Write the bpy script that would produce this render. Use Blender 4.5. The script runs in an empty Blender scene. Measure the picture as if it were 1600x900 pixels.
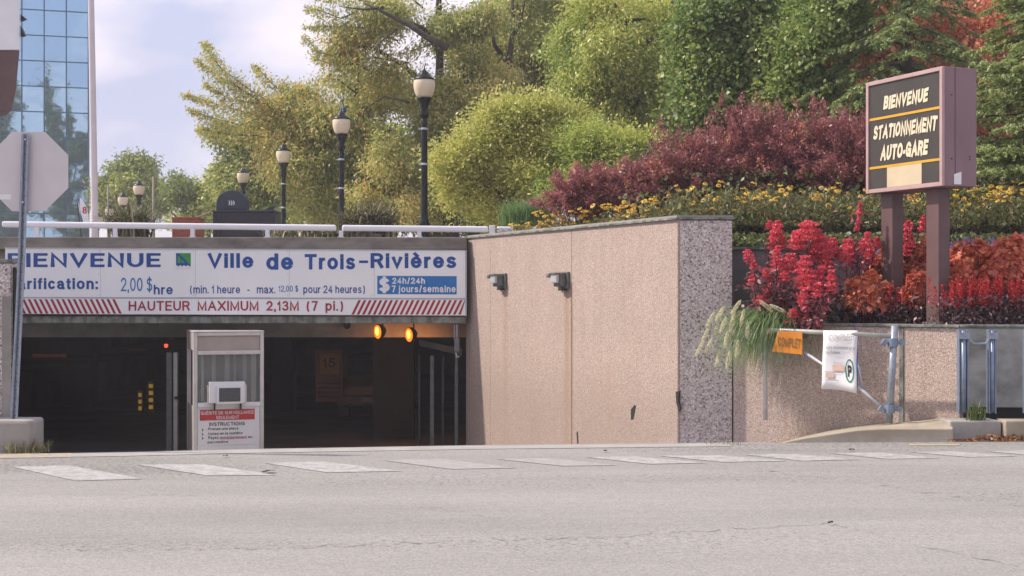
import bpy, bmesh, math, random
import numpy as np
from mathutils import Vector, noise as mnoise
random.seed(7)
RNG = np.random.default_rng(11)
S = bpy.context.scene
COL = S.collection
R = math.radians
# ------------------------------------------------------------------ camera, sky, sun, exposure
F = 2200.0; HZ = 463.0; CAMZ = 1.5
cam = bpy.data.cameras.new('camera'); cam.sensor_width = 36; cam.lens = F/1600*36
cam.shift_y = (HZ-450)/1600; cam.clip_end = 3000; cam.clip_start = 0.1
camo = bpy.data.objects.new('camera', cam); COL.objects.link(camo)
camo.location = (0, 0, CAMZ); camo.rotation_euler = (R(90), 0, 0); S.camera = camo
def W(px, py, y):
    return Vector(((px-800)*y/F, y, CAMZ-(py-HZ)*y/F))

SUN_EL = R(44); sa = Vector((-0.985, 0.16, 0)).normalized()
to_sun = Vector((sa.x*math.cos(SUN_EL), sa.y*math.cos(SUN_EL), math.sin(SUN_EL)))
sun = bpy.data.lights.new('sun', 'SUN'); sun.energy = 2.35; sun.angle = R(1.4); sun.color = (1.0, 0.90, 0.78)
suno = bpy.data.objects.new('sun', sun); COL.objects.link(suno)
suno.rotation_euler = to_sun.to_track_quat('Z', 'Y').to_euler(); suno.location = (-20, 5, 30)
world = bpy.data.worlds.new('World'); S.world = world; world.use_nodes = True
wn = world.node_tree; wn.nodes.clear()
def N(nt, typ, **kw):
    n = nt.nodes.new(typ)
    for k, v in kw.items(): setattr(n, k, v)
    return n
wo = N(wn, 'ShaderNodeOutputWorld'); bg = N(wn, 'ShaderNodeBackground'); bg.inputs[1].default_value = 0.12
sky = N(wn, 'ShaderNodeTexSky', sky_type='NISHITA'); sky.sun_disc = False
sky.sun_elevation = SUN_EL; sky.sun_rotation = math.atan2(sa.x, sa.y); sky.air_density = 1.0; sky.dust_density = 2.0; sky.ozone_density = 1.0
tc = N(wn, 'ShaderNodeTexCoord'); mp = N(wn, 'ShaderNodeMapping'); mp.inputs['Scale'].default_value = (1.0, 1.0, 2.2); mp.inputs['Location'].default_value = (0.35, 0.2, 0.1)
cn = N(wn, 'ShaderNodeTexNoise'); cn.inputs['Scale'].default_value = 3.2; cn.inputs['Detail'].default_value = 7; cn.inputs['Roughness'].default_value = 0.52; cn.inputs['Distortion'].default_value = 0.6
cr = N(wn, 'ShaderNodeValToRGB'); cr.color_ramp.elements[0].position = 0.34; cr.color_ramp.elements[1].position = 0.68
cr.color_ramp.elements[0].color = (.86, .86, .86, 1); cr.color_ramp.elements[1].color = (1, 1, 1, 1)
cn2 = N(wn, 'ShaderNodeTexNoise'); cn2.inputs['Scale'].default_value = 6.0; cn2.inputs['Detail'].default_value = 5
cc = N(wn, 'ShaderNodeValToRGB'); cc.color_ramp.elements[0].position = 0.40; cc.color_ramp.elements[1].position = 0.60
cc.color_ramp.elements[0].color = (2.2, 2.35, 3.3, 1); cc.color_ramp.elements[1].color = (4.1, 3.7, 4.05, 1)
mx = N(wn, 'ShaderNodeMix', data_type='RGBA')
L = wn.links.new
L(tc.outputs['Generated'], mp.inputs[0]); L(mp.outputs[0], cn.inputs[0]); L(mp.outputs[0], cn2.inputs[0]); L(cn.outputs[0], cr.inputs[0]); L(cn2.outputs[0], cc.inputs[0])
L(cr.outputs[0], mx.inputs[0]); L(sky.outputs[0], mx.inputs[6]); L(cc.outputs[0], mx.inputs[7]); L(mx.outputs[2], bg.inputs[0]); L(bg.outputs[0], wo.inputs[0])
S.view_settings.view_transform = 'Standard'; S.view_settings.look = 'None'; S.view_settings.exposure = 1.20; S.view_settings.gamma = 1.0
S.cycles.max_bounces = 10; S.cycles.diffuse_bounces = 7; S.cycles.transparent_max_bounces = 8

# ------------------------------------------------------------------ materials
MATS = {}
def principled(name):
    m = bpy.data.materials.new(name); m.use_nodes = True
    return m, m.node_tree, m.node_tree.nodes['Principled BSDF']
def mat(name, c1, c2=None, scale=6, rough=.7, metal=0, bump=0, bscale=60, detail=5, lo=.35, hi=.65, stretch=None, spec=.3, emit=None, estr=0, c3=None):
    m, nt, b = principled(name); l = nt.links.new
    t = N(nt, 'ShaderNodeTexCoord'); src = t.outputs['Object']
    if stretch:
        q = N(nt, 'ShaderNodeMapping'); q.inputs['Scale'].default_value = stretch; l(src, q.inputs[0]); src = q.outputs[0]
    b.inputs['Roughness'].default_value = rough; b.inputs['Metallic'].default_value = metal
    b.inputs['Specular IOR Level'].default_value = spec
    if c2 is None: c2 = tuple(x*.82 for x in c1)
    n = N(nt, 'ShaderNodeTexNoise'); n.inputs['Scale'].default_value = scale; n.inputs['Detail'].default_value = detail; n.inputs['Roughness'].default_value = .6; l(src, n.inputs[0])
    r = N(nt, 'ShaderNodeValToRGB'); r.color_ramp.elements[0].position = lo; r.color_ramp.elements[1].position = hi
    r.color_ramp.elements[0].color = (*c2, 1); r.color_ramp.elements[1].color = (*c1, 1); l(n.outputs[0], r.inputs[0])
    if c3:
        e = r.color_ramp.elements.new((lo+hi)/2); e.color = (*c3, 1)
    l(r.outputs[0], b.inputs['Base Color'])
    if bump:
        n2 = N(nt, 'ShaderNodeTexNoise'); n2.inputs['Scale'].default_value = bscale; n2.inputs['Detail'].default_value = 3; l(src, n2.inputs[0])
        bp = N(nt, 'ShaderNodeBump'); bp.inputs['Strength'].default_value = bump; bp.inputs['Distance'].default_value = .01; l(n2.outputs[0], bp.inputs['Height']); l(bp.outputs[0], b.inputs['Normal'])
    if emit:
        b.inputs['Emission Color'].default_value = (*emit, 1); b.inputs['Emission Strength'].default_value = estr
    MATS[name] = m
    return m
def aggregate(name, stops, scale, contrast_noise=.25, bump=.6, stains=(), tint=(1, 1, 1)):
    """exposed aggregate: small stones in mortar. stains = (x, halfwidth, z_top, colour) rust/damp streaks in object space"""
    m, nt, b = principled(name); l = nt.links.new
    t = N(nt, 'ShaderNodeTexCoord')
    v = N(nt, 'ShaderNodeTexVoronoi'); v.inputs['Scale'].default_value = scale; l(t.outputs['Object'], v.inputs['Vector'])
    sp = N(nt, 'ShaderNodeSeparateColor'); l(v.outputs['Color'], sp.inputs[0])
    r = N(nt, 'ShaderNodeValToRGB'); r.color_ramp.interpolation = 'LINEAR'
    while len(r.color_ramp.elements) < len(stops): r.color_ramp.elements.new(.5)
    for e, (p, c) in zip(r.color_ramp.elements, stops): e.position = p; e.color = (*c, 1)
    l(sp.outputs[0], r.inputs[0])
    # mortar darkening between stones
    mr = N(nt, 'ShaderNodeMapRange'); mr.inputs[1].default_value = .25; mr.inputs[2].default_value = .75; mr.inputs[3].default_value = 1.0; mr.inputs[4].default_value = .72
    l(v.outputs['Distance'], mr.inputs[0])
    mu = N(nt, 'ShaderNodeMix', data_type='RGBA', blend_type='MULTIPLY'); mu.inputs[0].default_value = 1
    l(r.outputs[0], mu.inputs[6]); l(mr.outputs[0], mu.inputs[7])
    # broad weathering
    n = N(nt, 'ShaderNodeTexNoise'); n.inputs['Scale'].default_value = 1.3; n.inputs['Detail'].default_value = 6; l(t.outputs['Object'], n.inputs[0])
    mr2 = N(nt, 'ShaderNodeMapRange'); mr2.inputs[1].default_value = .3; mr2.inputs[2].default_value = .7; mr2.inputs[3].default_value = 1-contrast_noise; mr2.inputs[4].default_value = 1.0; l(n.outputs[0], mr2.inputs[0])
    # vertical streaks
    q = N(nt, 'ShaderNodeMapping'); q.inputs['Scale'].default_value = (9, 9, .35); l(t.outputs['Object'], q.inputs[0])
    n3 = N(nt, 'ShaderNodeTexNoise'); n3.inputs['Scale'].default_value = 1; n3.inputs['Detail'].default_value = 4; l(q.outputs[0], n3.inputs[0])
    mr3 = N(nt, 'ShaderNodeMapRange'); mr3.inputs[1].default_value = .35; mr3.inputs[2].default_value = .6; mr3.inputs[3].default_value = .96; mr3.inputs[4].default_value = 1.0; l(n3.outputs[0], mr3.inputs[0])
    mm = N(nt, 'ShaderNodeMath', operation='MULTIPLY'); l(mr2.outputs[0], mm.inputs[0]); l(mr3.outputs[0], mm.inputs[1])
    mu2 = N(nt, 'ShaderNodeMix', data_type='RGBA', blend_type='MULTIPLY'); mu2.inputs[0].default_value = 1
    l(mu.outputs[2], mu2.inputs[6]); l(mm.outputs[0], mu2.inputs[7]); out = mu2.outputs[2]
    sx = N(nt, 'ShaderNodeSeparateXYZ'); l(t.outputs['Object'], sx.inputs[0])
    gz = N(nt, 'ShaderNodeMath', operation='MULTIPLY_ADD'); gz.inputs[1].default_value = -.9; l(n.outputs[0], gz.inputs[0]); l(sx.outputs[2], gz.inputs[2])
    gr = N(nt, 'ShaderNodeMapRange'); gr.inputs[1].default_value = -.55; gr.inputs[2].default_value = .15; gr.inputs[3].default_value = .30; gr.inputs[4].default_value = 0; l(gz.outputs[0], gr.inputs[0])
    gm = N(nt, 'ShaderNodeMix', data_type='RGBA'); l(gr.outputs[0], gm.inputs[0]); l(out, gm.inputs[6]); gm.inputs[7].default_value = (.20, .15, .12, 1); out = gm.outputs[2]
    for (x0, hw, zt, colr, amt) in stains:
        wob = N(nt, 'ShaderNodeMath', operation='MULTIPLY_ADD'); wob.inputs[1].default_value = hw*1.2; wob.inputs[2].default_value = -x0-hw*.6; l(n3.outputs[0], wob.inputs[0])
        ad = N(nt, 'ShaderNodeMath', operation='ADD'); l(sx.outputs[0], ad.inputs[0]); l(wob.outputs[0], ad.inputs[1])
        ab = N(nt, 'ShaderNodeMath', operation='ABSOLUTE'); l(ad.outputs[0], ab.inputs[0])
        f = N(nt, 'ShaderNodeMapRange'); f.inputs[1].default_value = 0; f.inputs[2].default_value = hw; f.inputs[3].default_value = amt; f.inputs[4].default_value = 0; l(ab.outputs[0], f.inputs[0])
        g = N(nt, 'ShaderNodeMapRange'); g.inputs[1].default_value = zt-2.6; g.inputs[2].default_value = zt; g.inputs[3].default_value = .35; g.inputs[4].default_value = 1; l(sx.outputs[2], g.inputs[0])
        st = N(nt, 'ShaderNodeMath', operation='LESS_THAN'); st.inputs[1].default_value = zt; l(sx.outputs[2], st.inputs[0])
        a1 = N(nt, 'ShaderNodeMath', operation='MULTIPLY'); l(f.outputs[0], a1.inputs[0]); l(g.outputs[0], a1.inputs[1])
        a2 = N(nt, 'ShaderNodeMath', operation='MULTIPLY'); l(a1.outputs[0], a2.inputs[0]); l(st.outputs[0], a2.inputs[1])
        mm2 = N(nt, 'ShaderNodeMix', data_type='RGBA'); l(a2.outputs[0], mm2.inputs[0]); l(out, mm2.inputs[6]); mm2.inputs[7].default_value = (*colr, 1); out = mm2.outputs[2]
    l(out, b.inputs['Base Color']); b.inputs['Roughness'].default_value = .85; b.inputs['Specular IOR Level'].default_value = .2
    bp = N(nt, 'ShaderNodeBump'); bp.inputs['Strength'].default_value = bump; bp.inputs['Distance'].default_value = .006; bp.invert = True
    l(v.outputs['Distance'], bp.inputs['Height']); l(bp.outputs[0], b.inputs['Normal'])
    MATS[name] = m
    return m
def leafmat(name, stops, trans=.35, gloss=.05):
    m = bpy.data.materials.new(name); m.use_nodes = True; nt = m.node_tree; nt.nodes.clear(); l = nt.links.new
    a = N(nt, 'ShaderNodeAttribute'); a.attribute_name = 'tint'
    r = N(nt, 'ShaderNodeValToRGB')
    while len(r.color_ramp.elements) < len(stops): r.color_ramp.elements.new(.5)
    for e, (p, c) in zip(r.color_ramp.elements, stops): e.position = p; e.color = (*c, 1)
    l(a.outputs['Fac'], r.inputs[0])
    d = N(nt, 'ShaderNodeBsdfDiffuse'); tr = N(nt, 'ShaderNodeBsdfTranslucent'); g = N(nt, 'ShaderNodeBsdfGlossy'); g.inputs['Roughness'].default_value = .45
    l(r.outputs[0], d.inputs[0]); l(r.outputs[0], tr.inputs[0])
    m1 = N(nt, 'ShaderNodeMixShader'); m1.inputs[0].default_value = trans; l(d.outputs[0], m1.inputs[1]); l(tr.outputs[0], m1.inputs[2])
    m2 = N(nt, 'ShaderNodeMixShader'); m2.inputs[0].default_value = gloss; l(m1.outputs[0], m2.inputs[1]); l(g.outputs[0], m2.inputs[2])
    o = N(nt, 'ShaderNodeOutputMaterial'); l(m2.outputs[0], o.inputs[0])
    MATS[name] = m
    return m
def road_material():
    m, nt, b = principled('asphalt'); l = nt.links.new
    t = N(nt, 'ShaderNodeTexCoord')
    v = N(nt, 'ShaderNodeTexVoronoi'); v.inputs['Scale'].default_value = 85; l(t.outputs['Object'], v.inputs['Vector'])
    sp = N(nt, 'ShaderNodeSeparateColor'); l(v.outputs['Color'], sp.inputs[0])
    r = N(nt, 'ShaderNodeValToRGB'); r.color_ramp.elements[0].color = (.245, .237, .222, 1); r.color_ramp.elements[1].color = (.355, .345, .325, 1); l(sp.outputs[0], r.inputs[0])
    # long patches: wear along the traffic direction (X)
    q = N(nt, 'ShaderNodeMapping'); q.inputs['Scale'].default_value = (.22, 1.0, 1); l(t.outputs['Object'], q.inputs[0])
    n = N(nt, 'ShaderNodeTexNoise'); n.inputs['Scale'].default_value = .9; n.inputs['Detail'].default_value = 6; n.inputs['Roughness'].default_value = .6; l(q.outputs[0], n.inputs[0])
    mr = N(nt, 'ShaderNodeMapRange'); mr.inputs[1].default_value = .3; mr.inputs[2].default_value = .65; mr.inputs[3].default_value = .84; mr.inputs[4].default_value = 1.05; l(n.outputs[0], mr.inputs[0])
    # small dark pitted spots where surface has ravelled
    n2 = N(nt, 'ShaderNodeTexNoise'); n2.inputs['Scale'].default_value = 22; n2.inputs['Detail'].default_value = 5; n2.inputs['Roughness'].default_value = .7; l(t.outputs['Object'], n2.inputs[0])
    n4 = N(nt, 'ShaderNodeTexNoise'); n4.inputs['Scale'].default_value = .55; n4.inputs['Detail'].default_value = 3; l(q.outputs[0], n4.inputs[0])
    sub = N(nt, 'ShaderNodeMath', operation='MULTIPLY_ADD'); sub.inputs[1].default_value = .70; l(n4.outputs[0], sub.inputs[0]); l(n2.outputs[0], sub.inputs[2])
    mr2 = N(nt, 'ShaderNodeMapRange'); mr2.inputs[1].default_value = .93; mr2.inputs[2].default_value = 1.06; mr2.inputs[3].default_value = 1; mr2.inputs[4].default_value = .55; l(sub.outputs[0], mr2.inputs[0])
    mm = N(nt, 'ShaderNodeMath', operation='MULTIPLY'); l(mr.outputs[0], mm.inputs[0]); l(mr2.outputs[0], mm.inputs[1])
    mu = N(nt, 'ShaderNodeMix', data_type='RGBA', blend_type='MULTIPLY'); mu.inputs[0].default_value = 1; l(r.outputs[0], mu.inputs[6]); l(mm.outputs[0], mu.inputs[7])
    l(mu.outputs[2], b.inputs['Base Color']); b.inputs['Roughness'].default_value = .85; b.inputs['Specular IOR Level'].default_value = .25
    bp = N(nt, 'ShaderNodeBump'); bp.inputs['Strength'].default_value = .3; bp.inputs['Distance'].default_value = .006; l(v.outputs['Distance'], bp.inputs['Height']); l(bp.outputs[0], b.inputs['Normal'])
    MATS['asphalt'] = m
def paint_material(name, c, gap=.52):
    """worn road paint: the asphalt's grey shows through where it has flaked"""
    m, nt, b = principled(name); l = nt.links.new
    t = N(nt, 'ShaderNodeTexCoord'); n = N(nt, 'ShaderNodeTexNoise'); n.inputs['Scale'].default_value = 9; n.inputs['Detail'].default_value = 9; n.inputs['Roughness'].default_value = .75; l(t.outputs['Object'], n.inputs[0])
    r = N(nt, 'ShaderNodeValToRGB'); r.color_ramp.elements[0].position = gap-.08; r.color_ramp.elements[1].position = gap+.04
    r.color_ramp.elements[0].color = (.30, .29, .275, 1); r.color_ramp.elements[1].color = (*c, 1); l(n.outputs[0], r.inputs[0]); l(r.outputs[0], b.inputs['Base Color'])
    b.inputs['Roughness'].default_value = .7
    MATS[name] = m
road_material()
paint_material('worn_white_paint', (.42, .415, .40), .52); paint_material('faded_white_paint', (.36, .352, .338), .54); paint_material('worn_yellow_paint', (.50, .37, .20), .54)
mat('ground', (.13, .11, .08), (.08, .07, .05), .5, .95)
mat('soil', (.07, .05, .035), (.035, .025, .02), 8, .95, bump=.5)
mat('concrete', (.36, .34, .31), (.26, .245, .22), 3, .85, bump=.25, bscale=40)
mat('pale_concrete', (.375, .365, .345), (.31, .30, .28), 4, .85, bump=.25, bscale=50)
mat('tan_concrete', (.40, .35, .27), (.30, .26, .19), 3, .85, bump=.25, bscale=40)
mat('stained_concrete', (.25, .225, .195), (.13, .115, .10), 2.5, .9, bump=.3, stretch=(1, 1, 2.5), lo=.3, hi=.62)
mat('mossy_concrete', (.27, .28, .26), (.10, .105, .09), 7, .9, bump=.4, lo=.38, hi=.6, stretch=(1, 1, .6))
mat('block_concrete', (.46, .46, .43), (.22, .225, .20), 2.2, .9, bump=.35, lo=.35, hi=.62, stretch=(1, 1, 1.3))
mat('retaining_concrete', (.17, .16, .15), (.10, .10, .09), 2.2, .9, bump=.35)
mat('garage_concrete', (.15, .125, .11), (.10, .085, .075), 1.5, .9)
mat('garage_concrete_dimmed', (.03, .028, .026), (.02, .018, .017), 1.5, .9)  # column concrete darkened in colour to keep it dim under the floodlights
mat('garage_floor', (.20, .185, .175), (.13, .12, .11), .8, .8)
mat('white_enamel', (.80, .80, .84), (.74, .74, .78), 1.5, .4, spec=.4)
mat('white_sheet', (.80, .80, .81), (.72, .72, .74), 2, .4)
mat('sign_white', (.84, .85, .85), (.80, .81, .82), 1.2, .45)
mat('sign_blue', (.018, .085, .33), (.012, .065, .27), 3, .4)
mat('sign_lightblue', (.03, .19, .48), (.02, .15, .42), 3, .4)
mat('sign_red', (.40, .025, .05), (.32, .02, .04), 3, .4)
mat('header_red', (.52, .05, .05), (.45, .035, .035), 3, .4)
mat('sign_green', (.06, .36, .08), (.04, .28, .06), 3, .4)
mat('sign_black', (.025, .025, .03), None, 3, .4)
mat('sign_dim', (.26, .15, .06), None, 9, .6)
mat('ink_grey', (.22, .23, .26), (.3, .3, .33), 8, .5)
mat('sticker_orange', (.75, .33, .17), None, 3, .5)
mat('sign_orange', (.80, .29, .03), (.70, .24, .03), 6, .45)
mat('sign_dkgreen', (.02, .22, .14), None, 3, .5)
mat('galvanised', (.34, .38, .44), (.25, .285, .34), 20, .45, .55, bump=.1)
mat('bluesteel', (.26, .32, .42), (.19, .24, .33), 12, .45, .45)
mat('aluminium', (.52, .53, .58), (.43, .44, .49), 5, .4, .35)
mat('weathered_pipe', (.50, .49, .44), (.36, .37, .36), 9, .5, .3)
mat('brown_steel', (.15, .092, .09), (.12, .075, .075), 4, .45, .1)
mat('mauve_steel', (.27, .175, .19), (.23, .145, .16), 3, .5, .1, stretch=(1, 1, .4))
mat('frame_pink', (.50, .34, .33), (.42, .28, .27), 4, .45, .1)
mat('sign_charcoal', (.062, .055, .048), (.05, .045, .04), 4, .45)
mat('cream_letter', (.74, .66, .48), (.66, .58, .41), 14, .5)
mat('cream_patch', (.60, .50, .34), (.54, .45, .31), 5, .6)
mat('gold_line', (.70, .38, .035), (.6, .32, .03), 5, .5)
mat('lamp_black', (.016, .020, .022), (.010, .013, .014), 10, .35, .3)
mat('lamp_globe', (.74, .62, .46), (.68, .56, .40), 4, .35)
mat('luminaire_grey', (.17, .175, .165), (.11, .115, .11), 12, .5, .3)
mat('lens_glass', (.42, .44, .43), None, 12, .12)
mat('bin_slate', (.045, .055, .080), (.035, .043, .065), 6, .5)
mat('bin_dark', (.035, .035, .045), None, 6, .5)
mat('brick_red', (.30, .085, .055), (.22, .06, .04), 8, .8)
mat('bark', (.085, .07, .055), (.04, .033, .027), 9, .9, bump=.6, stretch=(1, 1, .25))
mat('pale_wood', (.30, .26, .21), (.22, .19, .15), 9, .9, stretch=(1, 1, .25))
mat('plum_stem', (.09, .035, .035), None, 9, .9)
mat('booth_panel', (.42, .36, .33), (.36, .31, .28), 3, .5)
mat('booth_frame', (.66, .63, .61), (.56, .53, .51), 6, .5, .1)
mat('ac_grey', (.12, .12, .13), (.09, .09, .10), 30, .6)
mat('tyre', (.02, .02, .02), None, 9, .8)
mat('car_paint_orange_lit', (.42, .17, .08), None, 2, .3, .2)  # orange of the garage lighting is put into the body colour
mat('tail_red', (.45, .02, .015), None, 9, .2)
mat('dark_glass', (.02, .022, .028), None, 5, .08)
mat('mullion', (.05, .15, .24), (.035, .11, .19), 3, .4, .3)
mat('rubber_dark', (.03, .03, .03), None, 9, .8)
mat('crack', (.15, .14, .13), (.23, .22, .205), 12, .95)
mat('plate_yellow', (.55, .26, .04), None, 4, .6)
mat('plate_panel', (.34, .15, .08), None, 4, .6)
mat('marker_yellow_glow', (.9, .62, .08), None, 9, .5, emit=(.9, .5, .05), estr=.10)  # faint emission gives the unlit reflector squares a glow of their own
mat('dim_tube', (.2, .08, .04), None, 9, .5, emit=(.9, .25, .08), estr=.012)
mat('led_red', (.8, .05, .02), None, 9, .5, emit=(1, .08, .04), estr=.8)
mat('sodium_lens', (.2, .05, .01), None, 9, .3, emit=(1.0, .13, .006), estr=1.2)
mat('sodium_core', (.3, .2, .05), None, 9, .3, emit=(1.0, .40, .05), estr=2.0)
m, nt, b = principled('tower_glass'); b.inputs['Base Color'].default_value = (.42, .60, .72, 1); b.inputs['Metallic'].default_value = 1.0; b.inputs['Roughness'].default_value = .02
t = N(nt, 'ShaderNodeTexCoord'); n = N(nt, 'ShaderNodeTexNoise'); n.inputs['Scale'].default_value = .9; n.inputs['Detail'].default_value = 1
bp = N(nt, 'ShaderNodeBump'); bp.inputs['Strength'].default_value = .12; bp.inputs['Distance'].default_value = .05
nt.links.new(t.outputs['Object'], n.inputs[0]); nt.links.new(n.outputs[0], bp.inputs['Height']); nt.links.new(bp.outputs[0], b.inputs['Normal']); MATS['tower_glass'] = m
m, nt, b = principled('booth_glass'); b.inputs['Base Color'].default_value = (.8, .85, .85, 1); b.inputs['Transmission Weight'].default_value = .9; b.inputs['Roughness'].default_value = .05; b.inputs['IOR'].default_value = 1.3; MATS['booth_glass'] = m

# ------------------------------------------------------------------ builders
class MB:
    def __init__(s): s.v = []; s.f = []; s.mi = []; s.cur = 0
    def add(s, vs, fs):
        o = len(s.v); s.v += [tuple(p) for p in vs]; s.f += [tuple(i+o for i in f) for f in fs]; s.mi += [s.cur]*len(fs); return s
    def box(s, c, d, rz=0, ry=0):
        cx, cy, cz = c; hx, hy, hz = d[0]/2, d[1]/2, d[2]/2; vs = []
        for z in (-hz, hz):
            for x, y in ((-hx, -hy), (hx, -hy), (hx, hy), (-hx, hy)):
                X, Z = x*math.cos(ry)+z*math.sin(ry), -x*math.sin(ry)+z*math.cos(ry)
                vs.append((cx+X*math.cos(rz)-y*math.sin(rz), cy+X*math.sin(rz)+y*math.cos(rz), cz+Z))
        return s.add(vs, [(0, 3, 2, 1), (4, 5, 6, 7), (0, 1, 5, 4), (1, 2, 6, 5), (2, 3, 7, 6), (3, 0, 4, 7)])
    def b2(s, x0, x1, y0, y1, z0, z1): return s.box(((x0+x1)/2, (y0+y1)/2, (z0+z1)/2), (abs(x1-x0), abs(y1-y0), abs(z1-z0)))
    def prism(s, poly, z0, z1):
        """poly: plan points counter-clockwise; z0, z1 numbers or lists"""
        n = len(poly); a = z0 if hasattr(z0, '__len__') else [z0]*n; b = z1 if hasattr(z1, '__len__') else [z1]*n
        vs = [(p[0], p[1], a[i]) for i, p in enumerate(poly)]+[(p[0], p[1], b[i]) for i, p in enumerate(poly)]
        return s.add(vs, [tuple(reversed(range(n))), tuple(range(n, 2*n))]+[(i, (i+1) % n, n+(i+1) % n, n+i) for i in range(n)])
    def slab(s, pts, d):
        """extrude a 3D polygon by vector d"""
        n = len(pts); d = Vector(d); vs = [Vector(p) for p in pts]; vs += [p+d for p in vs]
        return s.add(vs, [tuple(range(n)), tuple(reversed(range(n, 2*n)))]+[(i, n+i, n+(i+1) % n, (i+1) % n) for i in range(n)])
    def tube(s, path, rad, sides=8, caps=True):
        path = [Vector(p) for p in path]; n = len(path)
        if not hasattr(rad, '__len__'): rad = [rad]*n
        vs = []; ref = None
        for i, p in enumerate(path):
            d = (path[min(i+1, n-1)]-path[max(i-1, 0)]).normalized()
            if ref is None: ref = Vector((1, 0, 0)) if abs(d.x) < .8 else Vector((0, 0, 1))
            a = (ref-d*ref.dot(d)).normalized(); b = d.cross(a); ref = a
            for k in range(sides):
                t = 2*math.pi*k/sides; vs.append(p+(a*math.cos(t)+b*math.sin(t))*rad[i])
        fs = [(i*sides+k, i*sides+(k+1) % sides, (i+1)*sides+(k+1) % sides, (i+1)*sides+k) for i in range(n-1) for k in range(sides)]
        if caps: fs += [tuple(reversed(range(sides))), tuple(range((n-1)*sides, n*sides))]
        return s.add(vs, fs)
    def lathe(s, c, prof, sides=20):
        """prof: (radius, z) bottom to top around a vertical axis at c"""
        vs = []
        for r, z in prof:
            for k in range(sides):
                t = 2*math.pi*k/sides; vs.append((c[0]+r*math.cos(t), c[1]+r*math.sin(t), c[2]+z))
        n = len(prof)
        fs = [(i*sides+k, i*sides+(k+1) % sides, (i+1)*sides+(k+1) % sides, (i+1)*sides+k) for i in range(n-1) for k in range(sides)]
        fs += [tuple(reversed(range(sides))), tuple(range((n-1)*sides, n*sides))]
        return s.add(vs, fs)
def finish(o, label, cat, group, kind, parent):
    if label: o['label'] = label
    if cat: o['category'] = cat
    if group: o['group'] = group
    if kind: o['kind'] = kind
    COL.objects.link(o)
    if parent: o.parent = parent
def origin_of(parent):
    v = Vector((0, 0, 0)); p = parent
    while p: v += p.location; p = p.parent
    return v
def obj(name, mb, mats, parent=None, label=None, cat=None, group=None, kind=None, smooth=False, bevel=0, loc=None):
    """mesh given in world coordinates; origin goes to the parent's (or to loc)"""
    base = origin_of(parent) if parent else Vector(loc if loc is not None else (0, 0, 0))
    me = bpy.data.meshes.new(name)
    me.from_pydata([(v[0]-base.x, v[1]-base.y, v[2]-base.z) for v in mb.v], [], mb.f)
    if not isinstance(mats, (list, tuple)): mats = [mats]
    for m_ in mats: me.materials.append(MATS[m_])
    if len(mats) > 1: me.polygons.foreach_set('material_index', mb.mi)
    if smooth: me.polygons.foreach_set('use_smooth', [True]*len(me.polygons))
    me.update()
    o = bpy.data.objects.new(name, me)
    if not parent: o.location = base
    if bevel:
        md = o.modifiers.new('bevel', 'BEVEL'); md.width = bevel; md.segments = 2; md.limit_method = 'ANGLE'; md.angle_limit = R(40)
    finish(o, label, cat, group, kind, parent)
    return o
def thing(name, label, cat, loc=(0, 0, 0), group=None, kind=None):
    o = bpy.data.objects.new(name, None); o.location = loc; o.empty_display_size = .3
    finish(o, label, cat, group, kind, None)
    return o
def copy_tree(o, parent=None):
    c = o.copy(); COL.objects.link(c)
    if parent: c.parent = parent
    for ch in [x for x in o.children]: copy_tree(ch, c)
    return c
def raw_mesh(name, verts, quads, tint, mats, parent=None, matidx=None, label=None, cat=None, group=None, kind=None, loc=None, k=4):
    base = origin_of(parent) if parent else Vector(loc if loc is not None else (0, 0, 0))
    me = bpy.data.meshes.new(name); nv = len(verts); nf = len(quads)
    me.vertices.add(nv); me.vertices.foreach_set('co', (verts-np.array(base)).astype(np.float32).ravel())
    me.loops.add(nf*k); me.loops.foreach_set('vertex_index', quads.astype(np.int32).ravel())
    me.polygons.add(nf); me.polygons.foreach_set('loop_start', np.arange(0, nf*k, k, dtype=np.int32)); me.polygons.foreach_set('loop_total', np.full(nf, k, dtype=np.int32))
    for m_ in mats: me.materials.append(MATS[m_])
    if matidx is not None: me.polygons.foreach_set('material_index', matidx.astype(np.int32))
    me.update(calc_edges=True)
    if tint is not None:
        a = me.attributes.new('tint', 'FLOAT', 'FACE'); a.data.foreach_set('value', tint.astype(np.float32))
    o = bpy.data.objects.new(name, me)
    if not parent: o.location = base
    finish(o, label, cat, group, kind, parent)
    return o
def leafquads(c, d, size, asp=.4, seed=0, up=.35):
    """rhombic leaves: centres c (N,3), long axes d (N,3), lengths size (N)"""
    g = np.random.default_rng(seed); n = len(c)
    d = d/np.maximum(np.linalg.norm(d, axis=1, keepdims=True), 1e-6)
    nn = g.normal(size=(n, 3)); nn[:, 2] += up*2; side = np.cross(d, nn); side /= np.maximum(np.linalg.norm(side, axis=1, keepdims=True), 1e-6)
    s = size[:, None]; nrm = np.cross(side, d)
    v = np.stack([c-d*s*.5, c+side*s*asp*.5+nrm*s*.08-d*s*.05, c+d*s*.5, c-side*s*asp*.5+nrm*s*.08-d*s*.05], axis=1).reshape(-1, 3)
    q = np.arange(n*4).reshape(-1, 4)
    return v, q
def pn(p, f, ph=0.):
    """cheap smooth pseudo-noise in -1..1 for arrays of points"""
    x, y, z = p[:, 0]*f+ph, p[:, 1]*f+ph*1.7, p[:, 2]*f+ph*2.3
    return (np.sin(x*1.7+np.sin(y*1.3+z))+np.sin(y*1.9+np.sin(z*1.1+x*1.2))+np.sin(z*2.1+np.sin(x*1.4+y*.8)))/3
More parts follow.
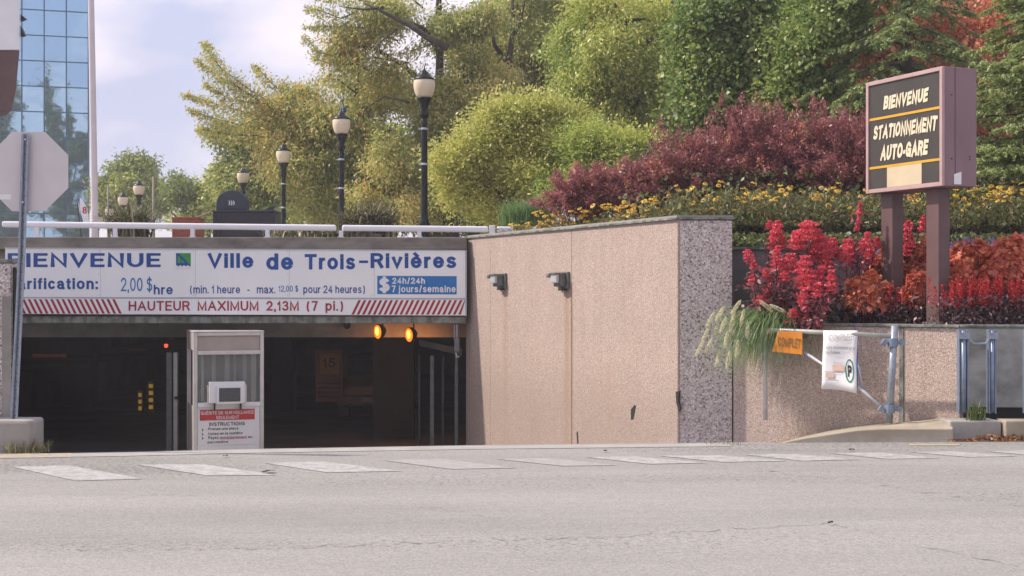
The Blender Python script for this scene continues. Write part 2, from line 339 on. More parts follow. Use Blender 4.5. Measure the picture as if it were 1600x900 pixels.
def crown_points(blobs, ncl, gap, seed, depth=.75, lump=.28, freq=1., sub=7):
    g = np.random.default_rng(seed)
    B0 = np.array([[*b[0], *b[1]] for b in blobs]); B = []
    for b in B0:
        for j in range(sub):
            d_ = g.normal(size=3); d_ /= np.linalg.norm(d_); kf = g.uniform(.28, .55)
            B.append([*(b[:3]+d_*b[3:]*g.uniform(.45, .85)), *(b[3:]*kf*np.array([1.1, 1.1, .85]))])
        B.append([*b[:3], *(b[3:]*.55)])
    B = np.array(B); w = (B[:, 3]*B[:, 5]); w = w/w.sum()
    out = []; bi = []
    while sum(len(o) for o in out) < ncl:
        k = g.choice(len(B), size=ncl, p=w)
        dr = g.normal(size=(ncl, 3)); dr /= np.linalg.norm(dr, axis=1, keepdims=True)
        rad = (1-depth*g.random(ncl)**1.6)*(1+lump*pn(dr*2.2+B[k, :3], 1.3, seed*.37))
        p = B[k, :3]+dr*B[k, 3:]*rad[:, None]
        keep = pn(p, freq, seed*.91) > gap
        out.append(p[keep]); bi.append(k[keep])
    return np.concatenate(out)[:ncl], np.concatenate(bi)[:ncl], B
def crown_mesh(parent, blobs, ncl, per, size, leafm, gap=-.35, seed=1, spread=.3, droop=.5, asp=.4, tbase=.5, tvar=.35, depth=.75, lump=.28, freq=1., name='crown', twig_m=None, sizev=.4):
    c, bi, B = crown_points(blobs, ncl, gap, seed, depth, lump, freq)
    g = np.random.default_rng(seed+50)
    od = c-B[bi, :3]; od /= np.maximum(np.linalg.norm(od, axis=1, keepdims=True), 1e-5)
    od += g.normal(size=od.shape)*.45; od[:, 2] -= droop; od /= np.linalg.norm(od, axis=1, keepdims=True)
    t = g.random((ncl, per, 1))
    p = c[:, None, :]+od[:, None, :]*(t-.3)*spread*2.0+g.normal(size=(ncl, per, 3))*spread*.30
    p = p.reshape(-1, 3)
    ld = np.repeat(od, per, axis=0)+g.normal(size=(ncl*per, 3))*.7; ld[:, 2] -= droop*.6
    sz = size*(1+sizev*g.normal(size=len(p))).clip(.4, 1.8)
    v, q = leafquads(p, ld, sz, asp, seed)
    ti = np.repeat(pn(c, .8, seed)*.5*tvar+g.normal(size=ncl)*tvar*.35, per)+tbase+g.normal(size=len(p))*tvar*.35
    o = raw_mesh(name, v, q, ti.clip(0, 1), [leafm], parent)
    return o, c, bi, B
def wob(a, b, n, amp, seed, sag=0):
    a = Vector(a); b = Vector(b); r = random.Random(seed); L_ = (b-a).length; out = []
    ox, oy, oz = [r.uniform(-1, 1) for _ in range(3)]
    for i in range(n+1):
        t = i/n; e = math.sin(math.pi*t)
        out.append(a.lerp(b, t)+Vector((ox, oy, oz*.5))*amp*L_*e+Vector((r.uniform(-1, 1), r.uniform(-1, 1), r.uniform(-1, 1)))*amp*.25*L_*(1 if 0 < i < n else 0)+Vector((0, 0, sag*L_*e)))
    return out
def tree(name, label, cat, base, top, r0, blobs, ncl, per, size, leafm, bark='bark', seed=1, limbs=True, twigs=60, group=None, extra=(), **kw):
    """tapered trunk from base to top, a limb into every blob, twigs into the clusters, leaves on the clusters"""
    t = thing(name, label, cat, base, group)
    tp = wob(base, top, 7, .035, seed); mb = MB(); n = len(tp)
    mb.tube(tp, [r0*(1.25-.2*i) if i < 1 else r0*(1-.75*i/(n-1)) for i in range(n)], 9)
    obj('trunk', mb, bark, t, smooth=True)
    cr_, c, bi, B = crown_mesh(t, blobs, ncl, per, size, leafm, seed=seed, **kw)
    if limbs:
        mb = MB()
        for i, bl in enumerate(blobs):
            ce = Vector(bl[0]); k = min(range(1, n), key=lambda j: (tp[j]-ce).length+max(0, tp[j].z-ce.z+.5)*2)
            p = wob(tp[k], ce, 5, .12, seed*10+i, .08); mb = MB(); mb.tube(p, [r0*.38*(1-.13*j) for j in range(6)], 6); obj('limb', mb, bark, t, smooth=True)
        mb = MB()
        g = random.Random(seed)
        for _ in range(twigs):
            j = g.randrange(len(c)); a = Vector(B[bi[j], :3]); e = Vector(c[j])
            p = wob(a, e, 4, .1, seed*100+_, .06); mb.tube(p, [r0*.13, r0*.10, r0*.08, r0*.05, r0*.025], 4, False)
        obj('twig', mb, bark, t, smooth=True, kind='stuff')
        for pth, rr in extra:
            mb = MB(); mb.tube(pth, [rr*(1-.8*j/(len(pth)-1)) for j in range(len(pth))], 7); obj('limb', mb, bark, t, smooth=True)
    return t
def blob(px, py, rx, ry, y, rd=None):
    c = W(px, py, y); k = y/F; return (tuple(c), (rx*k, rd if rd else (rx+ry)/2*k, ry*k))
# --- a hand-drawn grotesque alphabet: every glyph is (width, strokes); strokes are centre lines in a unit box
def _a(cx, cy, rx, ry, a0, a1, n=9):
    return [(cx+rx*math.cos(R(a0+(a1-a0)*i/(n-1))), cy+ry*math.sin(R(a0+(a1-a0)*i/(n-1)))) for i in range(n)]
_o = _a(.5, .36, .5, .36, 90, 450, 21)
GL = {
 'A': (.80, [[(0, 0), (.5, 1), (1, 0)], [(.19, .34), (.81, .34)]]),
 'B': (.68, [[(.58, .53), (0, .53), (0, 1), (.58, 1)]+_a(.62, .765, .30, .235, 90, -90, 7)+[(.58, .53)], [(0, .53), (0, 0), (.6, 0)]+_a(.66, .265, .34, .265, -90, 90, 8)+[(.6, .53)]]),
 'C': (.76, [_a(.52, .5, .50, .5, 42, 318, 19)]), 'D': (.72, [[(0, 0), (0, 1), (.45, 1)]+_a(.45, .5, .55, .5, 90, -90, 12)+[(.45, 0), (0, 0)]]),
 'E': (.62, [[(1, 1), (0, 1), (0, 0), (1, 0)], [(0, .52), (.88, .52)]]), 'F': (.60, [[(1, 1), (0, 1), (0, 0)], [(0, .5), (.85, .5)]]),
 'G': (.78, [_a(.5, .5, .5, .5, 45, 350, 20)+[(1, .46), (.58, .46)], [(1, .46), (1, 0)]]), 'H': (.72, [[(0, 0), (0, 1)], [(1, 0), (1, 1)], [(0, .52), (1, .52)]]),
 'I': (.13, [[(.5, 0), (.5, 1)]]), 'L': (.56, [[(0, 1), (0, 0), (1, 0)]]), 'M': (.84, [[(0, 0), (0, 1), (.5, .06), (1, 1), (1, 0)]]), 'N': (.72, [[(0, 0), (0, 1), (1, 0), (1, 1)]]),
 'O': (.80, [_a(.5, .5, .5, .5, 90, 450, 25)]), 'P': (.66, [[(0, 0), (0, 1), (.6, 1)]+_a(.66, .74, .34, .26, 90, -90, 8)+[(.6, .48), (0, .48)]]),
 'R': (.70, [[(0, 0), (0, 1), (.6, 1)]+_a(.64, .75, .34, .25, 90, -90, 8)+[(.6, .5), (0, .5)], [(.62, .5), (1, 0)]]),
 'S': (.68, [_a(.5, .755, .44, .245, 35, 270, 12)+_a(.5, .255, .5, .255, 90, -145, 12)]), 'T': (.70, [[(0, 1), (1, 1)], [(.5, 1), (.5, 0)]]),
 'U': (.72, [[(0, 1), (0, .38)]+_a(.5, .38, .5, .38, 180, 360, 10)+[(1, .38), (1, 1)]]), 'V': (.76, [[(0, 1), (.5, 0), (1, 1)]]), 'X': (.76, [[(0, 0), (1, 1)], [(0, 1), (1, 0)]]),
 'É': (.62, [[(1, 1), (0, 1), (0, 0), (1, 0)], [(0, .52), (.88, .52)], [(.4, 1.16), (.65, 1.30)]]),
 'a': (.58, [_a(.45, .52, .45, .20, 160, 60, 6)+[(.86, .50), (.86, .08), (1, 0)], [(.86, .42), (.45, .38)]+_a(.38, .19, .38, .19, 90, 270, 8)+[(.6, 0), (.86, .12)]]),
 'b': (.60, [[(0, 0), (0, 1)], _o]), 'c': (.56, [_a(.5, .36, .5, .36, 45, 315, 15)]), 'd': (.60, [[(1, 0), (1, 1)], _o]),
 'e': (.60, [[(.02, .37), (1, .37)]+_a(.5, .36, .5, .36, 5, 320, 16)]), 'f': (.34, [[(.95, 1), (.6, .98), (.4, .82), (.4, 0)], [(0, .70), (.95, .70)]]),
 'h': (.56, [[(0, 0), (0, 1)], [(0, .45)]+_a(.5, .45, .5, .27, 160, 0, 8)+[(1, 0)]]), 'i': (.13, [[(.5, 0), (.5, .70)], [(.5, .96), (.5, .99)]]), 'j': (.24, [[(.8, .70), (.8, -.12), (.5, -.26), (0, -.26)], [(.8, .96), (.8, .99)]]),
 'l': (.13, [[(.5, 0), (.5, 1)]]), 'm': (.90, [[(0, 0), (0, .70)], [(0, .46)]+_a(.25, .46, .25, .26, 160, 0, 7)+[(.5, 0)], [(.5, .46)]+_a(.75, .46, .25, .26, 160, 0, 7)+[(1, 0)]]),
 'n': (.56, [[(0, 0), (0, .70)], [(0, .45)]+_a(.5, .45, .5, .27, 160, 0, 8)+[(1, 0)]]), 'o': (.62, [_o]), 'p': (.60, [[(0, -.28), (0, .72)], _o]),
 'r': (.36, [[(0, 0), (0, .70)], [(0, .42), (.3, .64), (1, .70)]]), 's': (.54, [_a(.5, .54, .44, .18, 35, 270, 9)+_a(.5, .18, .5, .18, 90, -145, 9)]), 't': (.34, [[(.4, .94), (.4, .12), (.6, 0), (1, 0)], [(0, .70), (1, .70)]]),
 'u': (.56, [[(0, .70), (0, .27)]+_a(.5, .27, .5, .27, 180, 340, 8), [(1, .70), (1, 0)]]), 'v': (.58, [[(0, .70), (.5, 0), (1, .70)]]), 'x': (.56, [[(0, 0), (1, .70)], [(0, .70), (1, 0)]]), 'z': (.52, [[(0, .70), (1, .70), (0, 0), (1, 0)]]),
 'y': (.56, [[(0, .70), (.5, 0)], [(1, .70), (.4, -.2), (0, -.26)]]),
 '0': (.60, [_a(.5, .5, .5, .5, 90, 450, 21)]), '1': (.34, [[(0, .72), (.35, .80), (.85, 1), (.85, 0)]]), '2': (.60, [_a(.5, .70, .47, .30, 165, -30, 11)+[(0, 0), (1, 0)]]),
 '3': (.60, [_a(.48, .76, .44, .24, 155, -80, 10)+_a(.48, .26, .52, .26, 85, -155, 11)]), '4': (.62, [[(.72, 0), (.72, 1), (0, .27), (1, .27)]]), '5': (.60, [[(.9, 1), (.15, 1), (.05, .50)]+_a(.48, .32, .52, .32, 130, -155, 12)]),
 '7': (.56, [[(0, 1), (1, 1), (.35, 0)]]), '8': (.60, [_a(.5, .76, .43, .24, 270, -90, 15), _a(.5, .27, .5, .27, 90, 450, 15)]),
 '$': (.62, [_a(.5, .745, .44, .22, 35, 270, 12)+_a(.5, .27, .5, .255, 90, -145, 12), [(.5, -.10), (.5, 1.10)]]), ',': (.13, [[(.7, .03), (.3, -.16)]]), '.': (.13, [[(.5, 0), (.5, .02)]]), ':': (.13, [[(.5, 0), (.5, .02)], [(.5, .62), (.5, .64)]]),
 '-': (.30, [[(0, .38), (1, .38)]]), '(': (.34, [_a(1.0, .42, 1.0, .66, 125, 235, 9)]), ')': (.34, [_a(0, .42, 1.0, .66, 55, -55, 9)]), '/': (.40, [[(0, -.05), (1, 1.05)]]), '›': (.3, [[(0, .7), (1, .4), (0, .1)]]),
}
GL['è'] = (GL['e'][0], GL['e'][1]+[[(.35, 1.05), (.62, .90)]]); GL['é'] = (GL['e'][0], GL['e'][1]+[[(.40, .90), (.66, 1.05)]])
_fc = {}
def glyph_quads(ch, t, x0, vs, fs):
    w, strokes = GL[ch]; iw = max(w-t, .001) if w > .2 else 0.001; ox = t/2
    for si, st in enumerate(strokes):
        P_ = [Vector((x0+ox+p[0]*iw, t/2+p[1]*(1-t))) for p in st]; Q = [P_[0]]
        for p in P_[1:]:
            if (p-Q[-1]).length > 1e-3: Q.append(p)
        if len(Q) < 2: Q.append(Q[0]+Vector((0, .001)))
        closed = (Q[0]-Q[-1]).length < 2e-3 and len(Q) > 3
        if closed: Q = Q[:-1]
        n = len(Q)
        if not closed:
            Q[0] = Q[0]-(Q[1]-Q[0]).normalized()*t*.5; Q[-1] = Q[-1]+(Q[-1]-Q[-2]).normalized()*t*.5
        b = len(vs)
        for i in range(n):
            d0 = (Q[i]-Q[i-1]).normalized() if (i or closed) else (Q[1]-Q[0]).normalized()
            d1 = (Q[(i+1) % n]-Q[i]).normalized() if (i < n-1 or closed) else d0
            n0 = Vector((-d0.y, d0.x)); n1 = Vector((-d1.y, d1.x)); m_ = n0+n1; m_ = m_.normalized() if m_.length > .1 else n0
            k = t*.5/max(.48, m_.dot(n0)); zz_ = si*1.5+i*.06; vs.append((Q[i].x+m_.x*k, Q[i].y+m_.y*k, zz_)); vs.append((Q[i].x-m_.x*k, Q[i].y-m_.y*k, zz_))
        for i in range(n if closed else n-1): j = (i+1) % n; fs.append((b+2*i, b+2*i+1, b+2*j+1, b+2*j))
    return w
def text_poly(s, bold=0., spacing=1.):
    key = (s, bold, spacing)
    if key not in _fc:
        t = .125+bold*1.9; vs = []; fs = []; x = 0; letters = []
        for ch in s:
            if ch == ' ': x += .30*spacing; continue
            a = len(fs); w = glyph_quads(ch, t, x, vs, fs); letters.append((a, len(fs))); x += max(w, t)+.13*spacing
        _fc[key] = (vs, fs); _fc[key+('L',)] = letters
    return _fc[key]
def textq(mb, s, p00, p10, p01, bold=.0, off=(0, 0, 0), spacing=1., only=None):
    """fit the lettering s exactly into the parallelogram p00 (lower left), p10 (lower right), p01 (upper left)"""
    vs, fs = text_poly(s, bold, spacing); x0 = min(v[0] for v in vs); x1 = max(v[0] for v in vs); y0 = min(v[1] for v in vs); y1 = max(v[1] for v in vs)
    p00, p10, p01, off = map(Vector, (p00, p10, p01, off)); nn = (p10-p00).cross(p01-p00).normalized()
    if only is not None:
        a, b = _fc[(s, bold, spacing, 'L')][only]; fs = fs[a:b]; ids = sorted({i for f in fs for i in f}); mp_ = {i: k for k, i in enumerate(ids)}; vs = [vs[i] for i in ids]; fs = [tuple(mp_[i] for i in f) for f in fs]
    mb.add([p00+(p10-p00)*((v[0]-x0)/(x1-x0))+(p01-p00)*((v[1]-y0)/(y1-y0))+off+nn*v[2]*.0006 for v in vs], fs)
def hit(px, py, P, n):
    d = W(px, py, 1.0)-Vector((0, 0, CAMZ)); o = Vector((0, 0, CAMZ)); P = Vector(P); n = Vector(n)
    return o+d*((P-o).dot(n)/d.dot(n))

# ------------------------------------------------------------------ ground, road, ramp
crest = [(-40, 13.2), (-5.2, 13.2), (-4.8, 13.3), (-3.6, 13.5), (-2.5, 13.75), (-.3, 14.1), (2.2, 14.35), (2.75, 14.42), (5.2, 14.52), (12, 14.45), (40, 14.4)]
mb = MB()
for (x0, x1, y0, y1) in ((-400, 400, -300, 13.0), (-400, -9.6, 13.0, 700), (2.9, 400, 17.3, 700), (-9.6, 2.9, 60, 700)):
    mb.add([(x0, y0, -.03), (x1, y0, -.03), (x1, y1, -.03), (x0, y1, -.03)], [(0, 1, 2, 3)])
obj('ground', mb, 'ground', kind='structure')
mb = MB(); v = []; f = []
for x, y in crest: v += [(x, -60, 0), (x, y, 0)]
for i in range(len(crest)-1): f.append((2*i, 2*i+2, 2*i+3, 2*i+1))
mb.add(v, f); road = obj('road', mb, 'asphalt', kind='structure')
# ramp down to the garage
dr = [c_ for c_ in crest if -5.3 < c_[0] < 2.8]; mb = MB(); v = []; f = []
for i, (x, y) in enumerate(dr):
    xe = -9.3+(8.6)*i/(len(dr)-1)
    v += [(x, y, 0), (x+(xe-x)*.06, y+.5, -.045), (x+(xe-x)*.5, (y+23.4)/2, -.70), (xe, 23.4, -1.3), (xe, 24.4, -1.3)]
for i in range(len(dr)-1):
    for k in range(4): a = i*5+k; f.append((a, a+5, a+6, a+1))
mb.add(v, f)
obj('ramp', mb, 'asphalt', kind='structure')
mb = MB(); v = []
for (x, y) in dr[1:-1]: v += [(x, y-.30, .004), (x, y+.02, .003)]
mb.add(v, [(2*i, 2*i+2, 2*i+3, 2*i+1) for i in range(len(v)//2-1)])
obj('concrete_strip', mb, 'pale_concrete', road)
# crosswalk bars (pixel corners on the road plane): top-left, top-right, bottom-right, bottom-left
def G(px, py, z=0): y = (CAMZ-z)*F/(py-HZ); return Vector(((px-800)*y/F, y, z))
bars = [((18, 729), (108, 727), (224, 748), (118, 751), 0), ((215, 726), (318, 725), (432, 742), (325, 743), 0), ((412, 723), (505, 721), (628, 736), (510, 738), 0),
        ((598, 719), (690, 717), (808, 731), (705, 733), 1), ((775, 717), (860, 716), (965, 727), (880, 728), 1), ((915, 714), (990, 713), (1105, 723), (1015, 725), 0),
        ((1030, 712), (1120, 711), (1230, 720), (1130, 722), 0), ((1160, 710), (1240, 709), (1345, 718), (1255, 720), 0), ((1295, 708), (1375, 707), (1470, 716), (1385, 717), 0),
        ((1420, 706), (1490, 705), (1590, 713), (1510, 714), 0), ((1540, 705), (1600, 703), (1690, 710), (1620, 712), 0)]
for a, b_, c_, d_, w_ in bars:
    mb = MB(); mb.add([G(*d_, .004), G(*c_, .004), G(*b_, .004), G(*a, .004)], [(0, 1, 2, 3)])
    obj('crosswalk_bar', mb, 'faded_white_paint' if w_ else 'worn_white_paint', road)
mb = MB(); mb.add([G(-60, 716, .004), G(112, 713, .004), G(112, 708, .004), G(-60, 709.5, .004)], [(0, 1, 2, 3)]); obj('yellow_line', mb, 'worn_yellow_paint', road)
mb = MB(); mb.add([G(1420, 696, .004), G(1500, 696, .004), G(1500, 693.3, .004), G(1420, 693, .004)], [(0, 1, 2, 3)]); obj('yellow_line', mb, 'worn_yellow_paint', road)
def crack(pts, w, seed):
    r = random.Random(seed); P = []
    for i in range(len(pts)-1):
        n = max(4, int(abs(pts[i+1][0]-pts[i][0])/9))
        for k in range(n): t = k/n; P.append((pts[i][0]+(pts[i+1][0]-pts[i][0])*t, pts[i][1]+(pts[i+1][1]-pts[i][1])*t+r.uniform(-1.0, 1.0)+1.3*math.sin(k*.9+i*2.1)))
    mb = MB(); v = []; f = []; k = 0
    for i, p in enumerate(P):
        ww = w*.38*r.uniform(.05, 1.3)*(.5+.5*abs(math.sin(i*.23+seed))); q = G(p[0], p[1], .004); v += [q+Vector((0, -ww, 0)), q+Vector((0, ww, 0))]
        if i and r.random() < .86: f.append((2*i-2, 2*i, 2*i+1, 2*i-1))
    mb.add(v, f); obj('asphalt_crack', mb, 'crack', road)
crack([(120, 858), (420, 857), (700, 846), (960, 838), (1200, 823), (1305, 818)], .016, 1)
crack([(1305, 818), (1380, 838), (1480, 862), (1610, 888)], .02, 2)
crack([(1165, 733), (1300, 748), (1400, 762), (1500, 776), (1610, 792)], .024, 3)
crack([(980, 705), (1060, 703), (1150, 701), (1240, 703)], .02, 4)
crack([(180, 778), (260, 772), (330, 776)], .012, 6); crack([(640, 790), (700, 796), (790, 812)], .012, 8)

# ------------------------------------------------------------------ garage structure
YF = 24.0
agg_light = [(0, (.31, .225, .19)), (.22, (.47, .36, .308)), (.6, (.53, .415, .357)), (.88, (.565, .46, .40)), (1, (.70, .64, .59))]
A = Vector((-.79, 24.2)); B_ = Vector((2.0, 17.0)); C_ = Vector((2.66, 17.0)); C2 = Vector((2.66, 18.3)); A2 = Vector((-.35, 24.4))
lw_dir = (B_-A).normalized(); lw_n = Vector((-lw_dir.y, lw_dir.x)); lw_n = lw_n if lw_n.x < 0 else -lw_n
lumpos = []
LWP = (A.x, A.y, 0); LWN = (lw_n.x, lw_n.y, 0)
P787 = hit(787, 438, LWP, LWN); P883 = hit(884, 437, LWP, LWN); P893 = hit(893, 437, LWP, LWN); P765 = hit(766, 437, LWP, LWN)
aggregate('pink_aggregate', agg_light, 100, .10, .5, stains=((P787.x-1.97, .05, 1.60, (.30, .17, .10), .45), (P883.x-1.99, .05, 1.60, (.30, .16, .09), .6), (P893.x-2.0, .025, 1.7, (.22, .13, .09), .75), (P787.x-2.75, .04, 2.3, (.34, .22, .16), .3), (P893.x-1.55, .05, .6, (.34, .22, .16), .25), (P893.x-1.2, .03, 2.3, (.36, .24, .18), .25)))
aggregate('pink_aggregate_lifted', [(p_, tuple(min(.85, x*1.22) for x in c_)) for p_, c_ in agg_light], 85, .18, .5)  # same aggregate, lightened to make up for shade on the low wall
aggregate('coarse_aggregate', [(0, (.20, .16, .15)), (.2, (.55, .465, .43)), (.5, (.68, .60, .57)), (.75, (.74, .67, .64)), (1, (.86, .82, .80))], 52, .15, .4)
lw = thing('ramp_wall', 'tall pink exposed-aggregate retaining wall beside the garage ramp, with wall lamps', 'wall', (2.0, 17.0, 0))
def zt(p):
    t = (Vector((p[0], p[1]))-A).dot(lw_dir)/(B_-A).length
    return 2.50-.065*t
ins = .07
Ai = A-lw_n*ins; Bi = B_-lw_n*ins+Vector((0, ins)); Ci = C_+Vector((-.001, ins))
mb = MB(); mb.prism([Ai, Bi, Ci, C2, A2], -1.7, [2.49, 2.425, 2.425, 2.425, 2.49]); obj('wall_core', mb, 'concrete', lw)
cuts = [0]+[(Vector((p.x, p.y))-A).length/(B_-A).length for p in (P765, P893)]+[1]
for i in range(3):
    a = A.lerp(B_, cuts[i]+(.0004 if i else 0)); b2_ = A.lerp(B_, cuts[i+1]-(.0004 if i < 2 else 0)); a_ = a-lw_n*(ins-.002); b_i = b2_-lw_n*(ins-.002)
    mb = MB(); mb.prism([a, b2_, b_i, a_], -1.7, [zt(a)-.004, zt(b2_)-.004, zt(b2_)-.004, zt(a)-.004]); obj('wall_panel', mb, 'pink_aggregate', lw, bevel=.012 if i == 2 else .004)
mb = MB(); mb.prism([B_+Vector((.03, 0)), C_, C_+Vector((0, .068)), B_+Vector((.03, .068))], -1.7, 2.42); obj('wall_panel', mb, 'coarse_aggregate', lw, bevel=.01, label='coarse speckled end panel in shade')
# coping: two thin layers along the top
cop = MB(); o1 = lw_n*.03
cop.prism([A+o1, B_+o1+Vector((0, -.02)), C_+Vector((.03, -.025)), C2+Vector((.03, 0)), A2], [2.492, 2.428, 2.428, 2.428, 2.492], [2.515, 2.45, 2.45, 2.45, 2.515])
obj('coping', cop, 'mossy_concrete', lw)
cop = MB(); o1 = lw_n*.012
cop.prism([A+o1, B_+o1+Vector((0, -.005)), C_+Vector((.015, -.01)), C2+Vector((.015, 0)), A2+Vector((-.02, 0))], [2.517, 2.452, 2.452, 2.452, 2.517], [2.54, 2.478, 2.478, 2.478, 2.54])
obj('coping', cop, 'concrete', lw)
# holes and spalls in the wall
def patch(name, outline, matn, parent, P, n, off):
    nn = Vector(n); mb = MB(); pts = [hit(x, y, P, n)+nn*off for x, y in outline]; mb.slab(pts, -nn*.02); obj(name, mb, matn, parent)
patch('spall_hole', [(986, 640), (991, 633), (994, 634), (992, 645), (990, 655), (986, 656)], 'rubber_dark', lw, LWP, LWN, .003)
patch('spall_hole', [(1056, 612), (1061, 611), (1060, 628), (1064, 638), (1061, 643), (1057, 630)], 'rubber_dark', lw, LWP, LWN, .003)
patch('spall_hole', [(901, 676), (903, 674), (904, 692), (902, 694)], 'rubber_dark', lw, LWP, LWN, .003)

# fascia of the garage
fas = thing('garage', 'parking garage under the plaza with a dark wide entrance below the welcome sign', 'garage', (-5, 24.5, -1.3))
XL, XR = -12.0, -.80
zt1 = W(0, 371, YF).z; zb1 = W(0, 505, YF).z
mb = MB(); mb.b2(XL, XR, YF, YF+.45, zb1+.001, zt1-.001); obj('fascia_beam', mb, 'stained_concrete', fas)
mb = MB(); mb.b2(XL, XR+.03, YF-.10, YF-.002, W(0, 390, YF).z, zt1); obj('slab_edge', mb, 'stained_concrete', fas, bevel=.01)
mb = MB()
mb.b2(XL, XR+.02, YF-.10, YF-.002, zb1, W(0, 494, YF).z); obj('soffit_lip', mb, 'mossy_concrete', fas, bevel=.012)
def room(name, x0, x1, y0, y1, z0, z1, m_='garage_concrete', **k):
    mb = MB(); mb.b2(x0, x1, y0, y1, z0, z1); return obj(name, mb, m_, fas, **k)
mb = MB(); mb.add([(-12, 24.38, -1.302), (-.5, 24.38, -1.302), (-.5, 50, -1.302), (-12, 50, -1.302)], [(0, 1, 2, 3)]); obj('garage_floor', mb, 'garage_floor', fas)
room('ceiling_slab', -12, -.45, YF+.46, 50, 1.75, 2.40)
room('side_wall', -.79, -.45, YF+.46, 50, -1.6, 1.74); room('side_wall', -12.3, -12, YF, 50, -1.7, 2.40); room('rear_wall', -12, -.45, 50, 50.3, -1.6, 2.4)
# inner beam that catches the sodium light, second beam deeper
zi = W(0, 527, 26).z
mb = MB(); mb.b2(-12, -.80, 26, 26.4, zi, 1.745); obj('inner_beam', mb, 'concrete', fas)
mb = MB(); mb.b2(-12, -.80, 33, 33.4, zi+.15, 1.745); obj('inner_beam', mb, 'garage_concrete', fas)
mb = MB(); mb.slab([W(655, 531, 25.2), W(655, 540, 25.2), W(722, 556, 24.6), W(722, 545, 24.6)], (0, .1, 0)); obj('brace_beam', mb, 'garage_concrete', fas)
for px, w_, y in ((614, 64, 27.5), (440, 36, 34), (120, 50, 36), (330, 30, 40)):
    c = W(px, 0, y); room('column', c.x-w_*y/F/2, c.x+w_*y/F/2, y, y+.5, -1.3, 1.744, 'garage_concrete_dimmed')
for px, y, w_ in ((655, 25.0, 3), (675, 24.9, 6), (692, 24.8, 3), (713, 24.7, 5)):
    c = W(px, 0, y); mb = MB(); mb.b2(c.x-w_*y/F/2, c.x+w_*y/F/2, y, y+.05, -1.3, W(0, 556, y).z); obj('door_guide', mb, 'bin_dark' if w_ == 3 else 'luminaire_grey', fas)
# left return wall of the ramp and inner dark wall
mb = MB(); mb.prism([(-5.05, 13.95), (-4.98, 14.0), (-9.2, 24.0), (-9.6, 24.0)], -1.7, 1.5); obj('ramp_side_wall', mb, 'concrete', fas)
# grey barrier post by the booth
t = thing('door_post', 'tall grey steel guide post left of the attendant booth', 'post', W(272, 0, 24.2)*0+Vector((W(272, 0, 24.2).x, 24.2, -1.3)))
for px, w_ in ((264, 8), (274, 6)):
    c = W(px, 0, 24.2); mb = MB(); mb.b2(c.x-w_*.0055, c.x+w_*.0055, 24.2, 24.28, -1.3, W(0, 551, 24.2).z); obj('post_section', mb, 'luminaire_grey' if w_ == 8 else 'weathered_pipe', t)
mb = MB(); c = W(276, 621, 24.2); mb.b2(c.x-.03, c.x+.03, 24.15, 24.2, c.z-.03, c.z+.02); obj('latch', mb, 'rubber_dark', t)

# pipes and fittings under the garage ceiling
for x_, r_, m_ in ((-2.6, .05, 'luminaire_grey'), (-7.4, .07, 'luminaire_grey')):
    mb = MB(); mb.tube([(x_, 27, 1.2), (x_, 49, 1.2)], r_, 8); obj('ceiling_pipe', mb, m_, fas, smooth=True)
for (px, py, y, w_) in ((76, 556, 32, 26), (215, 548, 40, 14), (440, 556, 36, 12)):
    c = W(px, py, y); k_ = y/F; mb = MB(); mb.b2(c.x-w_*k_, c.x+w_*k_, y, y+.12, c.z-.04, c.z+.04); obj('tube_light', mb, 'dim_tube', fas)
# the big welcome sign
YS = YF-.16
sg = thing('welcome_sign', 'wide white sign with blue letters BIENVENUE and Ville de Trois-Rivières over the entrance', 'sign', W(370, 494, YS))
def flat(mb, pts, y, th=.0): mb.slab([W(x, y_, y) for x, y_ in pts], (0, th, 0))
mb = MB(); flat(mb, [(8, 388), (8, 464), (727, 466), (727, 392)], YS, .05); obj('panel', mb, 'sign_white', sg, bevel=.004)
mb = MB(); flat(mb, [(8, 466), (8, 490.5), (727, 493), (727, 468)], YS-.01, .055); obj('panel', mb, 'sign_white', sg, bevel=.004, label='lower white panel with red stripes and height limit')
mb = MB(); flat(mb, [(7, 386.5), (7, 388), (728, 392), (728, 390.5)], YS-.012, .06); flat(mb, [(727, 390.5), (727, 494), (729, 494), (729, 390.5)], YS-.012, .06)
flat(mb, [(7, 464.2), (7, 465.8), (727, 467.8), (727, 466.2)], YS-.014, .05); obj('frame', mb, 'aluminium', sg)
YT = YS-.004
for px in (157, 305, 452, 585):
    mb = MB(); flat(mb, [(px, 389.5), (px, 463.8), (px+.5, 463.8), (px+.5, 389.5)], YS-.0015, .001); obj('panel_seam', mb, 'aluminium', sg)
    for py in (392.5, 428, 461):
        c = W(px-2.5, py, YS); mb = MB(); mb.tube([c+Vector((0, .002, 0)), c+Vector((0, -.004, 0))], .008, 6); obj('rivet', mb, 'aluminium', sg)
def put(parent, s, x0, y0, x1, y1, m_, bold=.02, y=YT, name='lettering', sk=0, spacing=1.):
    text_poly(s, bold, spacing)
    if y1-y0 < 13 and name == 'lettering':
        mb = MB(); textq(mb, s, W(x0, y1, y), W(x1, y1+sk, y), W(x0, y0, y), bold, spacing=spacing); return obj(name, mb, m_, parent, kind='stuff')
    for k in range(len(_fc[(s, bold, spacing, 'L')])):
        mb = MB(); textq(mb, s, W(x0, y1, y), W(x1, y1+sk, y), W(x0, y0, y), bold, spacing=spacing, only=k); obj('letter', mb, m_, parent)
put(sg, 'BIENVENUE', 12, 393.5, 251, 419.5, 'sign_blue', .032)
put(sg, 'Ville', 324, 395, 396, 421, 'sign_blue', .038); put(sg, 'de', 416, 396, 458, 421.5, 'sign_blue', .038)
put(sg, 'Trois', 476, 397, 555, 421, 'sign_blue', .038); put(sg, 'Rivières', 579, 393.5, 713, 421.5, 'sign_blue', .038)
